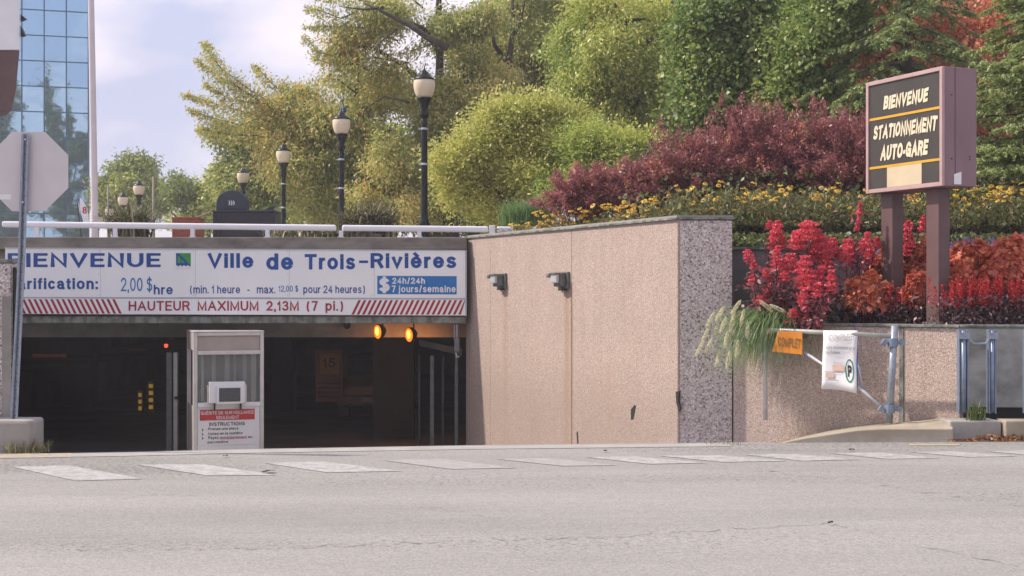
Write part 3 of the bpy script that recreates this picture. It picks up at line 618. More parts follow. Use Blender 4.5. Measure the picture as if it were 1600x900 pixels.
mb = MB(); flat(mb, [(561, 407), (561, 411), (575, 411), (575, 407)], YT, .002); obj('lettering', mb, 'sign_blue', sg)
put(sg, 'Tarification:', 11, 434, 153, 452.5, 'sign_blue', .032)
put(sg, '2,00 $', 188, 432, 238, 458, 'sign_lightblue', .0); put(sg, 'hre', 240, 445, 270, 460, 'sign_blue', .02)
put(sg, '(min. 1 heure   -   max.', 297, 445, 430, 460, 'sign_blue', .01, spacing=1.0); put(sg, '12,00 $', 435, 445.5, 466, 457, 'sign_lightblue', 0)
put(sg, 'pour 24 heures)', 474, 445, 570, 461, 'sign_blue', .01)
mb = MB(); flat(mb, [(589.5, 431), (589.5, 459.5), (713.5, 460), (713.5, 431.5)], YT, .002); obj('blue_field', mb, 'sign_lightblue', sg)
put(sg, '$', 592, 432, 609, 458, 'white_sheet', .035, YT-.004); put(sg, '24h/24h', 612, 433, 664, 444, 'white_sheet', .03, YT-.004); put(sg, '7 jours/semaine', 612, 445.5, 712, 459, 'white_sheet', .025, YT-.004)
# city emblem: green square, blue bank, white wavy water
mb = MB(); flat(mb, [(275, 395.5), (275, 414), (298, 414), (298, 395.5)], YT, .002); obj('emblem_field', mb, 'sign_green', sg)
mb = MB(); flat(mb, [(275, 395.5), (275, 414), (289, 414), (296, 414), (290, 406), (283, 399), (278, 395.5)], YT-.003, .002); obj('emblem_bank', mb, 'sign_blue', sg)
mb = MB(); flat(mb, [(277.5, 399), (277.5, 411), (282, 411), (282, 403)], YT-.006, .002); flat(mb, [(283.5, 405), (283.5, 411), (288, 411), (288, 409)], YT-.006, .002); obj('emblem_slope', mb, 'sign_green', sg)
mb = MB(); wv = [(275, 420), (298, 420)]
for k in range(13): wv.append((298-k*23/12, 415.5+(1.3 if k % 3 == 1 else -.9)))
flat(mb, wv, YT-.003, .002); obj('emblem_water', mb, 'white_sheet', sg)
mb = MB(); flat(mb, [(275, 413), (275, 420), (298, 420), (298, 413)], YT, .0015); obj('emblem_base', mb, 'sign_blue', sg)
put(sg, 'HAUTEUR  MAXIMUM  2,13M  (7  pi.)', 201, 469, 536, 489, 'sign_red', .018, YT-.012, spacing=1.02)
for k in range(23):
    x = 8+k*8.8
    if x+14 > 190: break
    mb = MB(); flat(mb, [(x, 467.5), (x+11, 490), (x+15, 490), (x+4, 467.5)], YS-.0145, .002); obj('stripe', mb, 'sign_red', sg)
for k in range(21):
    x = 560+k*8.35; x1 = min(x+4, 726)
    mb = MB(); flat(mb, [(x, 469), (x-11, 491.5), (x-7, 491.5), (x1, 469)], YS-.0145, .002); obj('stripe', mb, 'sign_red', sg)

# railing on the slab edge
rl = thing('railing', 'low white metal rail on short brackets along the plaza edge', 'railing', W(370, 372, YF+.1))
YR = YF+.12
for (x0, x1, y0, y1) in ((2, 525, 345.5, 351.2), (534, 763, 351.4, 353.5), (776, 803, 353.5, 354)):
    a = W(x0, y0, YR); b_ = W(x1, y1, YR); d = Vector((0, 0, -.105))
    mb = MB(); mb.slab([a, a+d, b_+d, b_], (0, .07, 0)); obj('rail', mb, 'white_enamel', rl, bevel=.03)
for px in (58, 180, 301, 418, 533, 655):
    c = W(px, 370, YR+.03); tp = W(px, 345.5+px*.0107+9, YR+.03).z
    mb = MB(); mb.prism([(c.x-.055, c.y-.04), (c.x+.055, c.y-.04), (c.x+.055, c.y+.04), (c.x-.055, c.y+.04)], zt1-.02, zt1+.02)
    mb.prism([(c.x-.035, c.y-.03), (c.x+.035, c.y-.03), (c.x+.035, c.y+.03), (c.x-.035, c.y+.03)], zt1+.02, tp); obj('bracket', mb, 'white_enamel', rl)
c = W(769, 354, YR); mb = MB(); mb.b2(c.x-.05, c.x+.05, YR, YR+.09, zt1-.02, c.z+.02); obj('bracket', mb, 'white_enamel', rl, bevel=.01)

# booth
YB = 23.1; kB = YB/F
bt = thing('attendant_booth', 'narrow beige attendant booth with an instruction notice at the garage mouth', 'booth', Vector((W(302, 0, YB).x, YB, -1.29)))
def bx(mb, x0, y0, x1, y1, d0, d1, y=YB):
    a = W(x0, y0, y); b_ = W(x1, y1, y); mb.b2(a.x, b_.x, y+d0, y+d1, b_.z, a.z)
zfl = 463+2.79/kB
def booth_part(n, x0, y0, x1, y1, d0, d1, m_, bev=.006, **k):
    mb = MB(); bx(mb, x0, y0, x1, y1, d0, d1); return obj(n, mb, m_, bt, bevel=bev, **k)
booth_part('corner_post', 302, 519.5, 308, zfl, 0, .10, 'booth_frame'); booth_part('corner_post', 400, 519.5, 405.5, zfl, 0, .10, 'booth_frame')
booth_part('corner_post', 302, 519.5, 308, zfl, 1.1, 1.2, 'booth_frame'); booth_part('corner_post', 400, 519.5, 405.5, zfl, 1.1, 1.2, 'booth_frame')
booth_part('top_rail', 308.2, 519.5, 399.8, 525, .0, .08, 'booth_frame'); booth_part('fascia_panel', 308.2, 525.2, 399.8, 548, .03, .08, 'booth_panel')
booth_part('transom', 308.2, 548.2, 399.8, 554.5, -.01, .08, 'booth_frame'); booth_part('sill', 308.2, 630, 399.8, 636.5, -.02, .08, 'white_sheet')
booth_part('lower_panel', 308.2, 636.7, 399.8, zfl, .02, .08, 'white_sheet'); booth_part('roof', 301.5, 517.5, 406, 519.3, -.01, 1.22, 'booth_frame')
booth_part('side_panel', 302.3, 636, 304.3, zfl, .102, 1.098, 'booth_panel'); booth_part('side_panel', 403, 636, 405, zfl, .102, 1.098, 'booth_panel')
booth_part('side_panel', 302.3, 519.6, 304.3, 548, .102, 1.098, 'booth_panel'); booth_part('side_panel', 403, 519.6, 405, 548, .102, 1.098, 'booth_panel')
booth_part('rear_panel', 308.2, 525, 399.8, zfl, 1.12, 1.18, 'garage_concrete')
mb = MB(); bx(mb, 308.3, 554.7, 399.7, 629.8, .045, .055); obj('window_pane', mb, 'booth_glass', bt)
mb = MB()
for i, px in enumerate((318, 334, 352, 366, 379, 392)): bx(mb, px-2, 556, px+1.5+(i % 3)*2, 629, .25+.05*(i % 2), .27+.05*(i % 2))
obj('curtain', mb, 'booth_panel', bt)
# window air conditioner (its own casing, grille, brackets)
ac = obj('air_conditioner', MB().b2(0, 0, 0, 0, 0, 0) if False else (lambda m_: (bx(m_, 324, 597, 376, 629.5, -.16, .02), m_)[1])(MB()), 'white_sheet', bt, bevel=.01)
for (n, a, m_) in (('casing', (321.5, 602, 324, 629, -.10, .0), 'booth_frame'), ('casing', (376.2, 602, 378.8, 629, -.10, .0), 'booth_frame'), ('bezel', (334, 603, 372.5, 630.5, -.20, -.161), 'white_sheet'), ('grille', (337.5, 606, 368.5, 627.5, -.205, -.201), 'ac_grey'),
                  ('bracket', (331.5, 631, 333, 641, -.12, .0), 'rubber_dark'), ('bracket', (369.5, 631, 371, 641, -.12, .0), 'rubber_dark')):
    mb = MB(); bx(mb, *a); obj(n, mb, m_, ac, bevel=0)
mb = MB()
for k in range(10): bx(mb, 338, 607+k*2.05, 368, 607.5+k*2.05, -.209, -.206)
obj('louvre', mb, 'ac_grey', ac)
nt_ = booth_part('notice', 309, 641.5, 394.5, 696.5, .012, .018, 'white_sheet', bev=0)
def npart(n, mbx, m_): return obj(n, mbx, m_, nt_)
mb = MB(); bx(mb, 311.5, 641, 392, 657.8, .008, .0115); npart('red_header', mb, 'header_red')
YN = YB+.006
for s, x0, y0, x1, y1, m_, bo in (('GUÉRITE DE SURVEILLANCE', 313, 642, 390.5, 649, 'white_sheet', .02), ('SEULEMENT', 335.5, 650.5, 369, 656.5, 'white_sheet', .02), ('INSTRUCTIONS', 325.5, 660.5, 377.5, 667, 'sign_black', .02),
    ('Prenez une place', 324, 669, 368, 674, 'sign_black', .01), ('Notez-en le numéro', 324, 676, 374, 681, 'sign_black', .01), ('Payez', 324, 682.5, 339, 688, 'sign_black', .01), ('immédiatement', 341, 682.5, 380, 688, 'sign_red', .01), ('au', 382, 684, 388.5, 687, 'sign_black', .01), ('parcomètre', 323, 689.5, 353, 694.5, 'sign_black', .01),
    ('›', 314.5, 670, 317, 674, 'sign_black', .02), ('›', 314.5, 677, 317, 681, 'sign_black', .02), ('›', 314.5, 683.5, 317, 687.5, 'sign_black', .02)):
    mb = MB(); textq(mb, s, W(x0, y1, YN), W(x1, y1, YN), W(x0, y0, YN), bo); obj('lettering', mb, m_, nt_, kind='stuff')

bt.rotation_euler.z = R(18); bt.scale.x = 1.06
# sodium floodlights under the beam
for i, (px, py, lab) in enumerate(((592, 518, 'glowing orange floodlight under the beam, left of the pair'), (641, 523, 'glowing orange floodlight under the beam, right of the pair nearer the wall'))):
    c = W(px, py, 25.0); t = thing('floodlight', lab, 'floodlight', c, 'sodium floodlights in the garage entrance')
    ax = Vector((-.45, -.80, -.10)).normalized(); a = ax.cross(Vector((0, 0, 1))).normalized(); b_ = a.cross(ax)
    def ring(r1, r2, o0): return [c+ax*o0+a*math.cos(k*math.pi/8)*r1+b_*math.sin(k*math.pi/8)*r2 for k in range(16)]
    mb = MB(); vs = ring(.075, .12, .04)+ring(.092, .135, .03)+ring(.085, .12, -.08)+ring(.05, .06, -.16)
    mb.add(vs, [(j*16+k, j*16+(k+1) % 16, j*16+16+(k+1) % 16, j*16+16+k) for j in range(3) for k in range(16)]+[tuple(range(48, 64))]); obj('housing', mb, 'rubber_dark', t, smooth=True)
    mb = MB(); mb.add(ring(.078, .12, .042), [tuple(range(16))]); obj('lens', mb, 'sodium_lens', t)
    mb = MB(); mb.slab([c+ax*.05+a*math.cos(k*math.pi/6)*.034+b_*(math.sin(k*math.pi/6)*.075+.01) for k in range(12)], ax*.01); obj('bulb', mb, 'sodium_core', t)
    mb = MB(); mb.tube([c-ax*.1, c-ax*.12+Vector((0, 0, .12)), Vector((c.x+.03, c.y+.05, 1.5))], .012, 6); obj('bracket', mb, 'rubber_dark', t)
    la = bpy.data.lights.new('sodium_lamp', 'SPOT'); la.energy = 7; la.color = (1, .34, .08); la.spot_size = R(165); la.spot_blend = .8; la.shadow_soft_size = .08
    lo = bpy.data.objects.new('sodium_lamp', la); COL.objects.link(lo); lo.parent = t; lo.location = Vector((.22, .35, -.22)); lo.rotation_euler = (-(ax*.5+Vector((.2, .75, -.3)))).to_track_quat('Z', 'Y').to_euler()
    lo.rotation_euler = (-Vector((-.1, .75, -.35))).to_track_quat('Z', 'Y').to_euler()
# spherical dark sensor on the inner beam
mb = MB(); c = W(542, 508, 25.9); mb.lathe((c.x, c.y, c.z), [(.02, -.07), (.06, -.04), (.07, 0), (.06, .04), (.03, .06)], 12); obj('camera_dome', mb, 'rubber_dark', smooth=True, loc=c, label='small dark dome fixed to the orange lit beam', cat='dome camera')
# pipe bracket by the right jamb
t = thing('conduit', 'grey conduit and junction box at the right jamb of the entrance', 'conduit', W(715, 560, 23.9))
mb = MB(); mb.tube([W(714, 507, 23.95), W(714, 528, 23.95)], .018, 8); mb.tube([W(710, 508, 23.95), W(710, 530, 23.95)], .012, 8); obj('pipe', mb, 'galvanised', t)
mb = MB(); bx(mb, 709.5, 528, 718, 550, 0, .08, 23.9); obj('junction_box', mb, 'luminaire_grey', t, bevel=.01)
mb = MB(); mb.tube([W(712, 551, 23.9), W(714, 558, 23.9), W(718, 557, 23.9)], .014, 6); obj('elbow', mb, 'weathered_pipe', t)

# bay number signs on the inner column, markers, red lamp
y = 31; t = thing('bay_sign', 'dim orange panel numbered 15 deep inside the garage', 'sign', W(515, 628, y))
mb = MB(); bx(mb, 493, 547, 535, 628, 0, .05, y); obj('panel', mb, 'plate_panel', t)
mb = MB(); bx(mb, 500, 553, 530, 584, -.012, -.002, y); obj('number_plate', mb, 'plate_yellow', t)
mb = MB(); textq(mb, '15', W(504, 574, y-.016), W(524, 574, y-.016), W(504, 558, y-.016), .02); obj('lettering', mb, 'sign_black', t)
mb = MB()
for k in range(4): bx(mb, 496, 598+k*7, 532, 600+k*7, -.012, -.002, y)
obj('stripes', mb, 'sign_black', t)
for px, y0, st, n, lab in ((236, 603, 11, 4, 'column of four yellow reflector squares, the brighter right one, in the dark garage'), (219, 617, 10.5, 4, 'column of four faint yellow reflector squares, the left one, in the dark garage')):
    y = 34; t = thing('reflector_column', lab, 'reflector', W(px, y0+3*st, y), 'yellow reflector columns')
    c = W(px, 0, y); mb = MB(); mb.b2(c.x-.07, c.x+.07, y, y+.06, -1.3, W(0, y0-8, y).z); obj('post', mb, 'garage_concrete', t)
    for k in range(n):
        mb = MB(); hw = 3.2 if px == 236 else 2.4; bx(mb, px-hw, y0+k*st-3, px+hw, y0+k*st+3, -.02, -.002, y); obj('reflector', mb, 'marker_yellow_glow', t)
mb = MB(); c = W(259.5, 540, 33); mb.lathe(tuple(c), [(.015, -.05), (.04, -.03), (.05, .01), (.03, .04)], 10); obj('warning_lamp', mb, 'led_red', loc=c, label='tiny red lamp glowing in the dark garage left of the booth', cat='lamp')

# car in the garage, tail toward the entrance
def car(loc):
    t = thing('parked_car', 'dim orange-lit hatchback parked inside the garage beside a column', 'car', loc)
    x, y, z = loc
    prof = [(0, .30), (.02, .75), (.12, .95), (.42, 1.40), (1.0, 1.46), (2.1, 1.44), (2.85, 1.0), (3.75, .86), (3.95, .6), (3.95, .28)]
    def shell(pr, w, inset=0):
        vs = []
        for sx in (-1, 1):
            for (u, h) in pr:
                tuck = .16*max(0, (h-.95)/.5)
                vs.append((x+sx*(w-tuck), y+u, z+h))
        n = len(pr); return vs, [tuple(range(n)), tuple(reversed(range(n, 2*n)))]+[(i, n+i, n+(i+1) % n, (i+1) % n) for i in range(n)]
    mb = MB(); mb.add(*shell(prof, .82)); obj('body', mb, 'car_paint_orange_lit', t, bevel=.05)
    mb = MB(); mb.slab([(x-.62, y+.13, z+.98), (x+.62, y+.13, z+.98), (x+.54, y+.39, z+1.34), (x-.54, y+.39, z+1.34)], (0, -.03, .01)); obj('rear_window', mb, 'dark_glass', t)
    for sx in (-1, 1):
        mb = MB(); mb.b2(x+sx*.60, x+sx*.81, y-.02, y+.1, z+.68, z+.92); obj('tail_light', mb, 'tail_red', t, bevel=.02)
        mb = MB(); mb.slab([(x+sx*.815, y+.55, z+.98), (x+sx*.815, y+2.4, z+.98), (x+sx*.72, y+1.95, z+1.34), (x+sx*.72, y+.75, z+1.34)], (sx*.01, 0, .01)); obj('side_window', mb, 'dark_glass', t)
        for u in (.75, 3.15):
            mb = MB(); mb.tube([(x+sx*.62, y+u, z+.31), (x+sx*.84, y+u, z+.31)], .31, 18); w_ = obj('wheel', mb, 'tyre', t)
            mb = MB(); mb.tube([(x+sx*.83, y+u, z+.31), (x+sx*.85, y+u, z+.31)], .19, 14); obj('rim', mb, 'galvanised', w_)
    mb = MB(); mb.b2(x-.78, x+.78, y-.08, y+.05, z+.32, z+.55); obj('bumper', mb, 'car_paint_orange_lit', t, bevel=.03)
    mb = MB(); mb.b2(x-.26, x+.26, y-.09, y-.081, z+.40, z+.52); obj('number_plate', mb, 'white_sheet', t)
car((W(583, 0, 32).x, 32.0, -1.3))

# wall lamps on the pink wall
def wall_lamp(P, lab, sc):
    t = thing('wall_lamp', lab, 'wall lamp', P, 'grey wall lamps on the pink wall'); n = Vector((lw_n.x, lw_n.y, 0)); u = Vector((lw_dir.x, lw_dir.y, 0)); z = Vector((0, 0, 1))
    def bxl(n0, n1, u0, u1, z0, z1, m_, nm, bev=.01, **k):
        pts = [P+n*n0*sc+u*u0*sc+z*z0*sc, P+n*n0*sc+u*u1*sc+z*z0*sc, P+n*n0*sc+u*u1*sc+z*z1*sc, P+n*n0*sc+u*u0*sc+z*z1*sc]
        mb = MB(); mb.slab(list(reversed(pts)), n*(n1-n0)*sc); obj(nm, mb, m_, t, bevel=bev, **k)
    bxl(.0, .045, -.20, .16, -.13, .11, 'luminaire_grey', 'back_box'); bxl(.045, .14, -.14, .12, -.10, .10, 'luminaire_grey', 'housing', .02)
    bxl(.141, .19, -.12, .10, -.05, .09, 'lens_glass', 'lens', .015); bxl(.141, .21, -.13, .11, .075, .10, 'luminaire_grey', 'visor', .004)
    bxl(.10, .20, -.26, -.15, .03, .09, 'luminaire_grey', 'photocell', .015); bxl(.02, .10, -.05, .09, -.155, -.131, 'rubber_dark', 'drip_lip', .004)
wall_lamp(P787+Vector((0, 0, 0)), 'small grey box wall lamp on the pink wall, nearer the garage', 1.0)
wall_lamp(P883, 'small grey box wall lamp on the pink wall, above the long rust streak', 1.0)

# ------------------------------------------------------------------ low wall on the right, kerb, concrete wall
ZC = 1.19
D_ = Vector((4.82, 15.15)); E_ = Vector((12, 14.75))
low = thing('planter_wall', 'low pink exposed-aggregate planter wall behind the folded gate', 'wall', (3.7, 16.1, 0))
dl = (D_-C_).normalized(); nl = Vector((dl.y, -dl.x)); nl = nl if nl.y < 0 else -nl
p1412 = hit(1408, 560, (C_.x, C_.y, 0), (nl.x, nl.y, 0)); tj = (Vector((p1412.x, p1412.y))-C_).length/(D_-C_).length
for a, b_ in ((.004, tj-.006), (tj+.010, 1)):
    p, q = C_.lerp(D_, a), C_.lerp(D_, b_); mb = MB(); mb.prism([p, q, q-nl*.10, p-nl*.10], -.9, ZC-.03); obj('wall_panel', mb, 'pink_aggregate_lifted', low, bevel=.008)
p, q = C_.lerp(D_, -.03), D_; mb = MB(); mb.prism([p-nl*.103, q-nl*.103, q-nl*.28, p-nl*.28], -.9, ZC-.035); obj('wall_core', mb, 'concrete', low)
mb = MB(); mb.prism([C_+Vector((.02, 0))+nl*.03, D_+nl*.03, D_-nl*.30, C_+Vector((.02, .1))-nl*.25], ZC-.028, ZC); obj('coping', mb, 'mossy_concrete', low, bevel=.005)
mb = MB(); p = C_.lerp(D_, tj); mb.prism([p+dl*-.012+nl*.012, p+dl*.03+nl*.012, p+dl*.03-nl*.02, p+dl*-.012-nl*.02], -.1, ZC-.03); obj('joint_strip', mb, 'mossy_concrete', low)
cw = thing('concrete_wall', 'weathered grey concrete wall with steel posts at the right edge', 'wall', (5.3, 15.1, 0))
de = (E_-D_).normalized(); ne = Vector((de.y, -de.x)); ne = ne if ne.y < 0 else -ne
zlow = W(0, 637, 15.1).z
mb = MB(); mb.prism([D_+de*.004, E_, E_-ne*.25, D_+de*.004-ne*.25], zlow, ZC-.028); obj('wall_panel', mb, 'block_concrete', cw, bevel=.012)
mb = MB(); mb.prism([D_+de*.004-ne*.08, E_-ne*.08, E_-ne*.24, D_+de*.004-ne*.24], -.2, zlow-.002); obj('wall_shadow_gap', mb, 'rubber_dark', cw)  # near-black strip stands in for the shadow in the gap under the wall
mb = MB(); mb.prism([D_+ne*.03, E_+ne*.03, E_-ne*.28, D_-ne*.30], ZC-.026, ZC+.002); obj('coping', mb, 'mossy_concrete', cw, bevel=.005)
# steel guard posts
for i, (px, w_, lab) in enumerate(((1505, 15, 'blue-grey steel channel post where the pink wall meets the concrete'), (1550, 12, 'blue-grey steel post standing against the concrete wall, clear of the pink wall'), (1607, 12, 'blue-grey steel post at the right edge of the photo'))):
    y = 14.93; c = W(px, 0, y); k = y/F; t = thing('guard_post', lab, 'post', (c.x, y, W(0, 647, y).z), 'steel posts on the concrete wall')
    z0, z1 = W(0, 646, y).z, W(0, 515, y).z; hw = w_*k/2
    mb = MB(); mb.b2(c.x-hw, c.x-hw+.014, y-.02, y+.06, z0, z1); mb.b2(c.x+hw-.014, c.x+hw, y-.02, y+.06, z0, z1); mb.b2(c.x-hw+.015, c.x+hw-.015, y+.03, y+.045, z0, z1); obj('channel', mb, 'bluesteel', t)
    mb = MB(); mb.tube([(c.x, y-.015, z0+.02), (c.x, y-.015, z1-.01)], hw*.55, 8); obj('tube', mb, 'bluesteel', t, smooth=True)
    mb = MB(); mb.b2(c.x-hw-.01, c.x+hw+.01, y-.05, y-.022, z1-.10, z1-.03); obj('clamp', mb, 'galvanised', t)
mb = MB(); mb.tube([W(1511, 528, 14.9), W(1522, 537, 14.88), W(1540, 537, 14.88), W(1548, 527, 14.9)], .014, 6); obj('cable_loop', mb, 'galvanised', smooth=True, loc=W(1530, 537, 14.88), label='sagging grey cable between two steel posts', cat='cable')
# curved kerb rising to the right
kerb = thing('kerb', 'curved tan concrete kerb rising along the foot of the planter wall', 'kerb', (4.0, 14.6, 0))
kw = [(1207, 694), (1230, 688.5), (1260, 680.5), (1300, 671.5), (1340, 666), (1380, 662), (1436, 656.5), (1491, 652)]
mb = MB(); v = []
for i, (px, py) in enumerate(kw):
    hw_ = hit(px, py, (C_.x+nl.x*.006, C_.y+nl.y*.006, 0), (nl.x, nl.y, 0)); f_ = i/(len(kw)-1); xf = (px-800)*14.50/F
    v += [(xf, 14.50+.02*f_, -.3), (xf, 14.53+.02*f_, -.04+.17*min(1, f_*1.6)), (hw_.x, hw_.y, hw_.z), (hw_.x, hw_.y, -.6)]
n = len(kw)
mb.add(v, [(i*4+k, (i+1)*4+k, (i+1)*4+k+1, i*4+k+1) for i in range(n-1) for k in range(3)]+[(0, 1, 2, 3), (4*n-1, 4*n-2, 4*n-3, 4*n-4)])
obj('kerb_section', mb, 'tan_concrete', kerb, bevel=.01)
xk = (1491-800)*14.5/F
mb = MB(); mb.b2(xk+.012, xk+.55, 14.68, 15.06, -.2, .20); obj('kerb_section', mb, 'concrete', kerb, bevel=.015, label='darker set-back kerb section')
mb = MB(); mb.b2(xk+.562, 12, 14.60, 14.66+.25, -.2, .21); obj('kerb_section', mb, 'tan_concrete', kerb, bevel=.015)
# ------------------------------------------------------------------ folded gate with signs
gt = thing('swing_gate', 'folded galvanised pipe gate leaning in front of the planter wall', 'gate', W(1391, 660, 15.22))
yg = 15.22; yl = 16.2
def pt(px, py, t_): return W(px, py, yl+(yg-yl)*t_)
def pipe(n, pts, r, m_, **k): mb = MB(); mb.tube(pts, r, 10); return obj(n, mb, m_, gt, smooth=True, **k)
pipe('upright', [pt(1195, 512, 0), pt(1196, 656, 0)], .026, 'weathered_pipe'); pipe('upright', [pt(1398, 509, 1), pt(1389, 661, 1)], .040, 'galvanised', label='thick gate upright on the kerb')
pipe('top_rail', [pt(1192, 515, 0), pt(1240, 517, .25), pt(1394, 525, 1)], .026, 'weathered_pipe'); pipe('diagonal_brace', [pt(1252, 547, .3), pt(1350, 612, .8), pt(1386, 644, 1)], .018, 'aluminium'); pipe('strut', [pt(1337, 558, .7), pt(1350, 614, .75)], .017, 'aluminium')
for (px, py) in ((1395, 535), (1390, 639)):
    c = pt(px, py, 1.0); mb = MB(); mb.tube([c+Vector((0, 0, -.045)), c+Vector((0, 0, .045))], .058, 12); mb.tube([c+Vector((-.10, 0, 0)), c+Vector((.10, 0, 0))], .022, 8); mb.box(tuple(c+Vector((-.09, 0, 0))), (.05, .06, .06), 0, .6); mb.box(tuple(c+Vector((.10, .0, 0))), (.05, .05, .05), 0, .5); obj('hinge_collar', mb, 'bluesteel', gt, smooth=False)
c = pt(1196, 515, 0); mb = MB(); mb.tube([c+Vector((0, -.03, -.03)), c+Vector((.12, -.03, .0))], .028, 8); obj('orange_collar', mb, 'sign_orange', gt)
# orange COMPLET plate
def tilted(px0, py0, px1, py1, px2, py2, px3, py3, t0, t1): return [pt(px0, py0, t0), pt(px1, py1, t1), pt(px2, py2, t1), pt(px3, py3, t0)]
pc = thing('full_sign', 'faded orange plate reading COMPLET hanging on the gate', 'sign', pt(1230, 552, .2))
q = [p+Vector((0, -.06, 0)) for p in (pt(1205, 549, .1), pt(1252, 554, .3), pt(1252, 519, .3), pt(1213, 517, .1))]
kq = (q[0].y-q[1].y)/(q[1].x-q[0].x); q[3].y = q[1].y+(q[1].x-q[3].x)*kq
mb = MB(); mb.slab(q, (0, .012, 0)); obj('plate', mb, 'sign_orange', pc, bevel=.003)
mb = MB(); [mb.tube([pt(px_, 516, tt_), pt(px_, 521, tt_)+Vector((0, -.06, 0))], .005, 5) for px_, tt_ in ((1218, .14), (1247, .28))]; obj('tie_wire', mb, 'aluminium', pc, kind='stuff')
u = q[1]-q[0]; w_ = q[3]-q[0]; nrm = u.cross(w_).normalized()
mb = MB(); w_ = Vector((0, 0, w_.z)); e = Vector((0, -.008, 0)); s0 = q[0]+u*.18+w_*.26; textq(mb, 'COMPLET', s0, s0+u*.76, s0+w_*.54+u*.02, .035, e); obj('lettering', mb, 'sign_dim', pc, kind='stuff')
pb = thing('parking_poster', 'crinkled white poster with a circled P tied over the gate rail', 'poster', pt(1310, 612, .6))
rows = []
for j in range(9):
    r_ = []
    for i in range(9):
        s_, t_ = i/8, j/8; x = (1284+(1338-1284)*s_)*(1-t_)+(1281+(1335-1281)*s_)*t_; y_ = 516+(607-516)*t_+(7*s_*t_)-2*math.sin(s_*3.1)*(t_)
        p = pt(x, y_, .45+.25*s_)+Vector((0, -.07-.02*math.sin(s_*4+t_*3)-.012*math.sin(t_*9), 0)); r_.append(p)
    rows.append(r_)
mb = MB(); vs = [p for r_ in rows for p in r_]; mb.add(vs, [(j*9+i, (j+1)*9+i, (j+1)*9+i+1, j*9+i+1) for j in range(8) for i in range(8)])
o = obj('sheet', mb, 'white_sheet', pb, smooth=True); md = o.modifiers.new('solid', 'SOLIDIFY'); md.thickness = .006
def sheet(s_, t_):
    i = min(int(s_*8), 7); j = min(int(t_*8), 7); a = s_*8-i; b_ = t_*8-j
    return (rows[j][i]*(1-a)+rows[j][i+1]*a)*(1-b_)+(rows[j+1][i]*(1-a)+rows[j+1][i+1]*a)*b_+Vector((0, -.010, 0))
def on_sheet(mb, vs, fs): mb.add([sheet(v[0], v[1])+Vector((0, -.0006*(v[2] if len(v) > 2 else 0), 0)) for v in vs], fs)
def text_on(s, s0, t0, s1, t1, m_, bold=0):
    vs, fs = text_poly(s, bold); x0 = min(v[0] for v in vs); x1 = max(v[0] for v in vs); y0 = min(v[1] for v in vs); y1 = max(v[1] for v in vs)
    mb = MB(); on_sheet(mb, [(s0+(s1-s0)*(v[0]-x0)/(x1-x0), t1+(t0-t1)*(v[1]-y0)/(y1-y0), v[2]) for v in vs], fs); obj('lettering', mb, m_, pb, kind='stuff')
mat('faded_ink', (.55, .50, .50), None, 9, .6); mat('faded_orange', (.72, .50, .42), None, 9, .6)
text_on('COMPLET', .14, .05, .86, .17, 'faded_ink', .0); text_on('Autre stationnement sur la', .08, .255, .92, .32, 'ink_grey'); text_on('rue Badeaux', .08, .345, .5, .40, 'ink_grey')
text_on('Badeaux', .32, .53, .66, .56, 'faded_ink')
mb = MB()
for (a0, b0, a1, b1) in ((.30, .58, .66, .68), (.10, .72, .36, .80)): on_sheet(mb, [(a0, b0), (a0, b1), (a1, b1), (a1, b0)], [(0, 1, 2, 3)])
obj('map_block', mb, 'faded_orange', pb)
mb = MB(); on_sheet(mb, [(.08, .70), (.08, .708), (.62, .708), (.62, .70)], [(0, 1, 2, 3)]); on_sheet(mb, [(.34, .58), (.34, .84), (.35, .84), (.35, .58)], [(0, 1, 2, 3)]); on_sheet(mb, [(.10, .84), (.10, .847), (.50, .847), (.50, .84)], [(0, 1, 2, 3)]); obj('map_street', mb, 'ink_grey', pb)
mb = MB(); vs = []
for k in range(24): t_ = 2*math.pi*k/24; vs += [(.80+.125*math.cos(t_), .66+.19*math.sin(t_)), (.80+.095*math.cos(t_), .66+.165*math.sin(t_))]
on_sheet(mb, vs, [(2*k, 2*k+1, (2*k+3) % 48, (2*k+2) % 48) for k in range(24)]); obj('ring_symbol', mb, 'sign_dkgreen', pb)
text_on('P', .755, .57, .855, .76, 'sign_black', .05)
mb = MB(); mb.tube([sheet(.86, .02)+Vector((.02, .02, .05)), sheet(.97, .15)+Vector((.015, .03, 0)), sheet(.99, .9)+Vector((.015, .03, 0))], .006, 5); obj('blue_edge', mb, 'sign_blue', pb)

# ------------------------------------------------------------------ brown pylon sign on two posts
P1 = Vector((4.195, 16.63, 0)); P2 = Vector((4.72, 15.40, 0)); fd = (P2-P1).normalized(); bn = Vector((-fd.y, fd.x, 0)); bn = bn if bn.x > 0 else -bn   # bn points back (to the right)
Dp = .46
zt2 = CAMZ+(HZ-103)*15.4/F; zt1_ = CAMZ+(HZ-130)*16.63/F; ztop = (zt1_+zt2)/2; zb_ = CAMZ+(HZ-290)*15.4/F; zb1_ = CAMZ+(HZ-303)*16.63/F; zbot = (zb_+zb1_)/2
ps = thing('pylon_sign', 'boxy brown sign reading BIENVENUE STATIONNEMENT AUTO-GARE on two posts', 'sign', (4.9, 15.9, 1.13))
mb = MB(); mb.prism([(P1+bn*.02)[:2], (P2+bn*.02)[:2], (P2+bn*Dp)[:2], (P1+bn*Dp)[:2]], zbot, ztop); obj('cabinet', mb, 'mauve_steel', ps, bevel=.008)
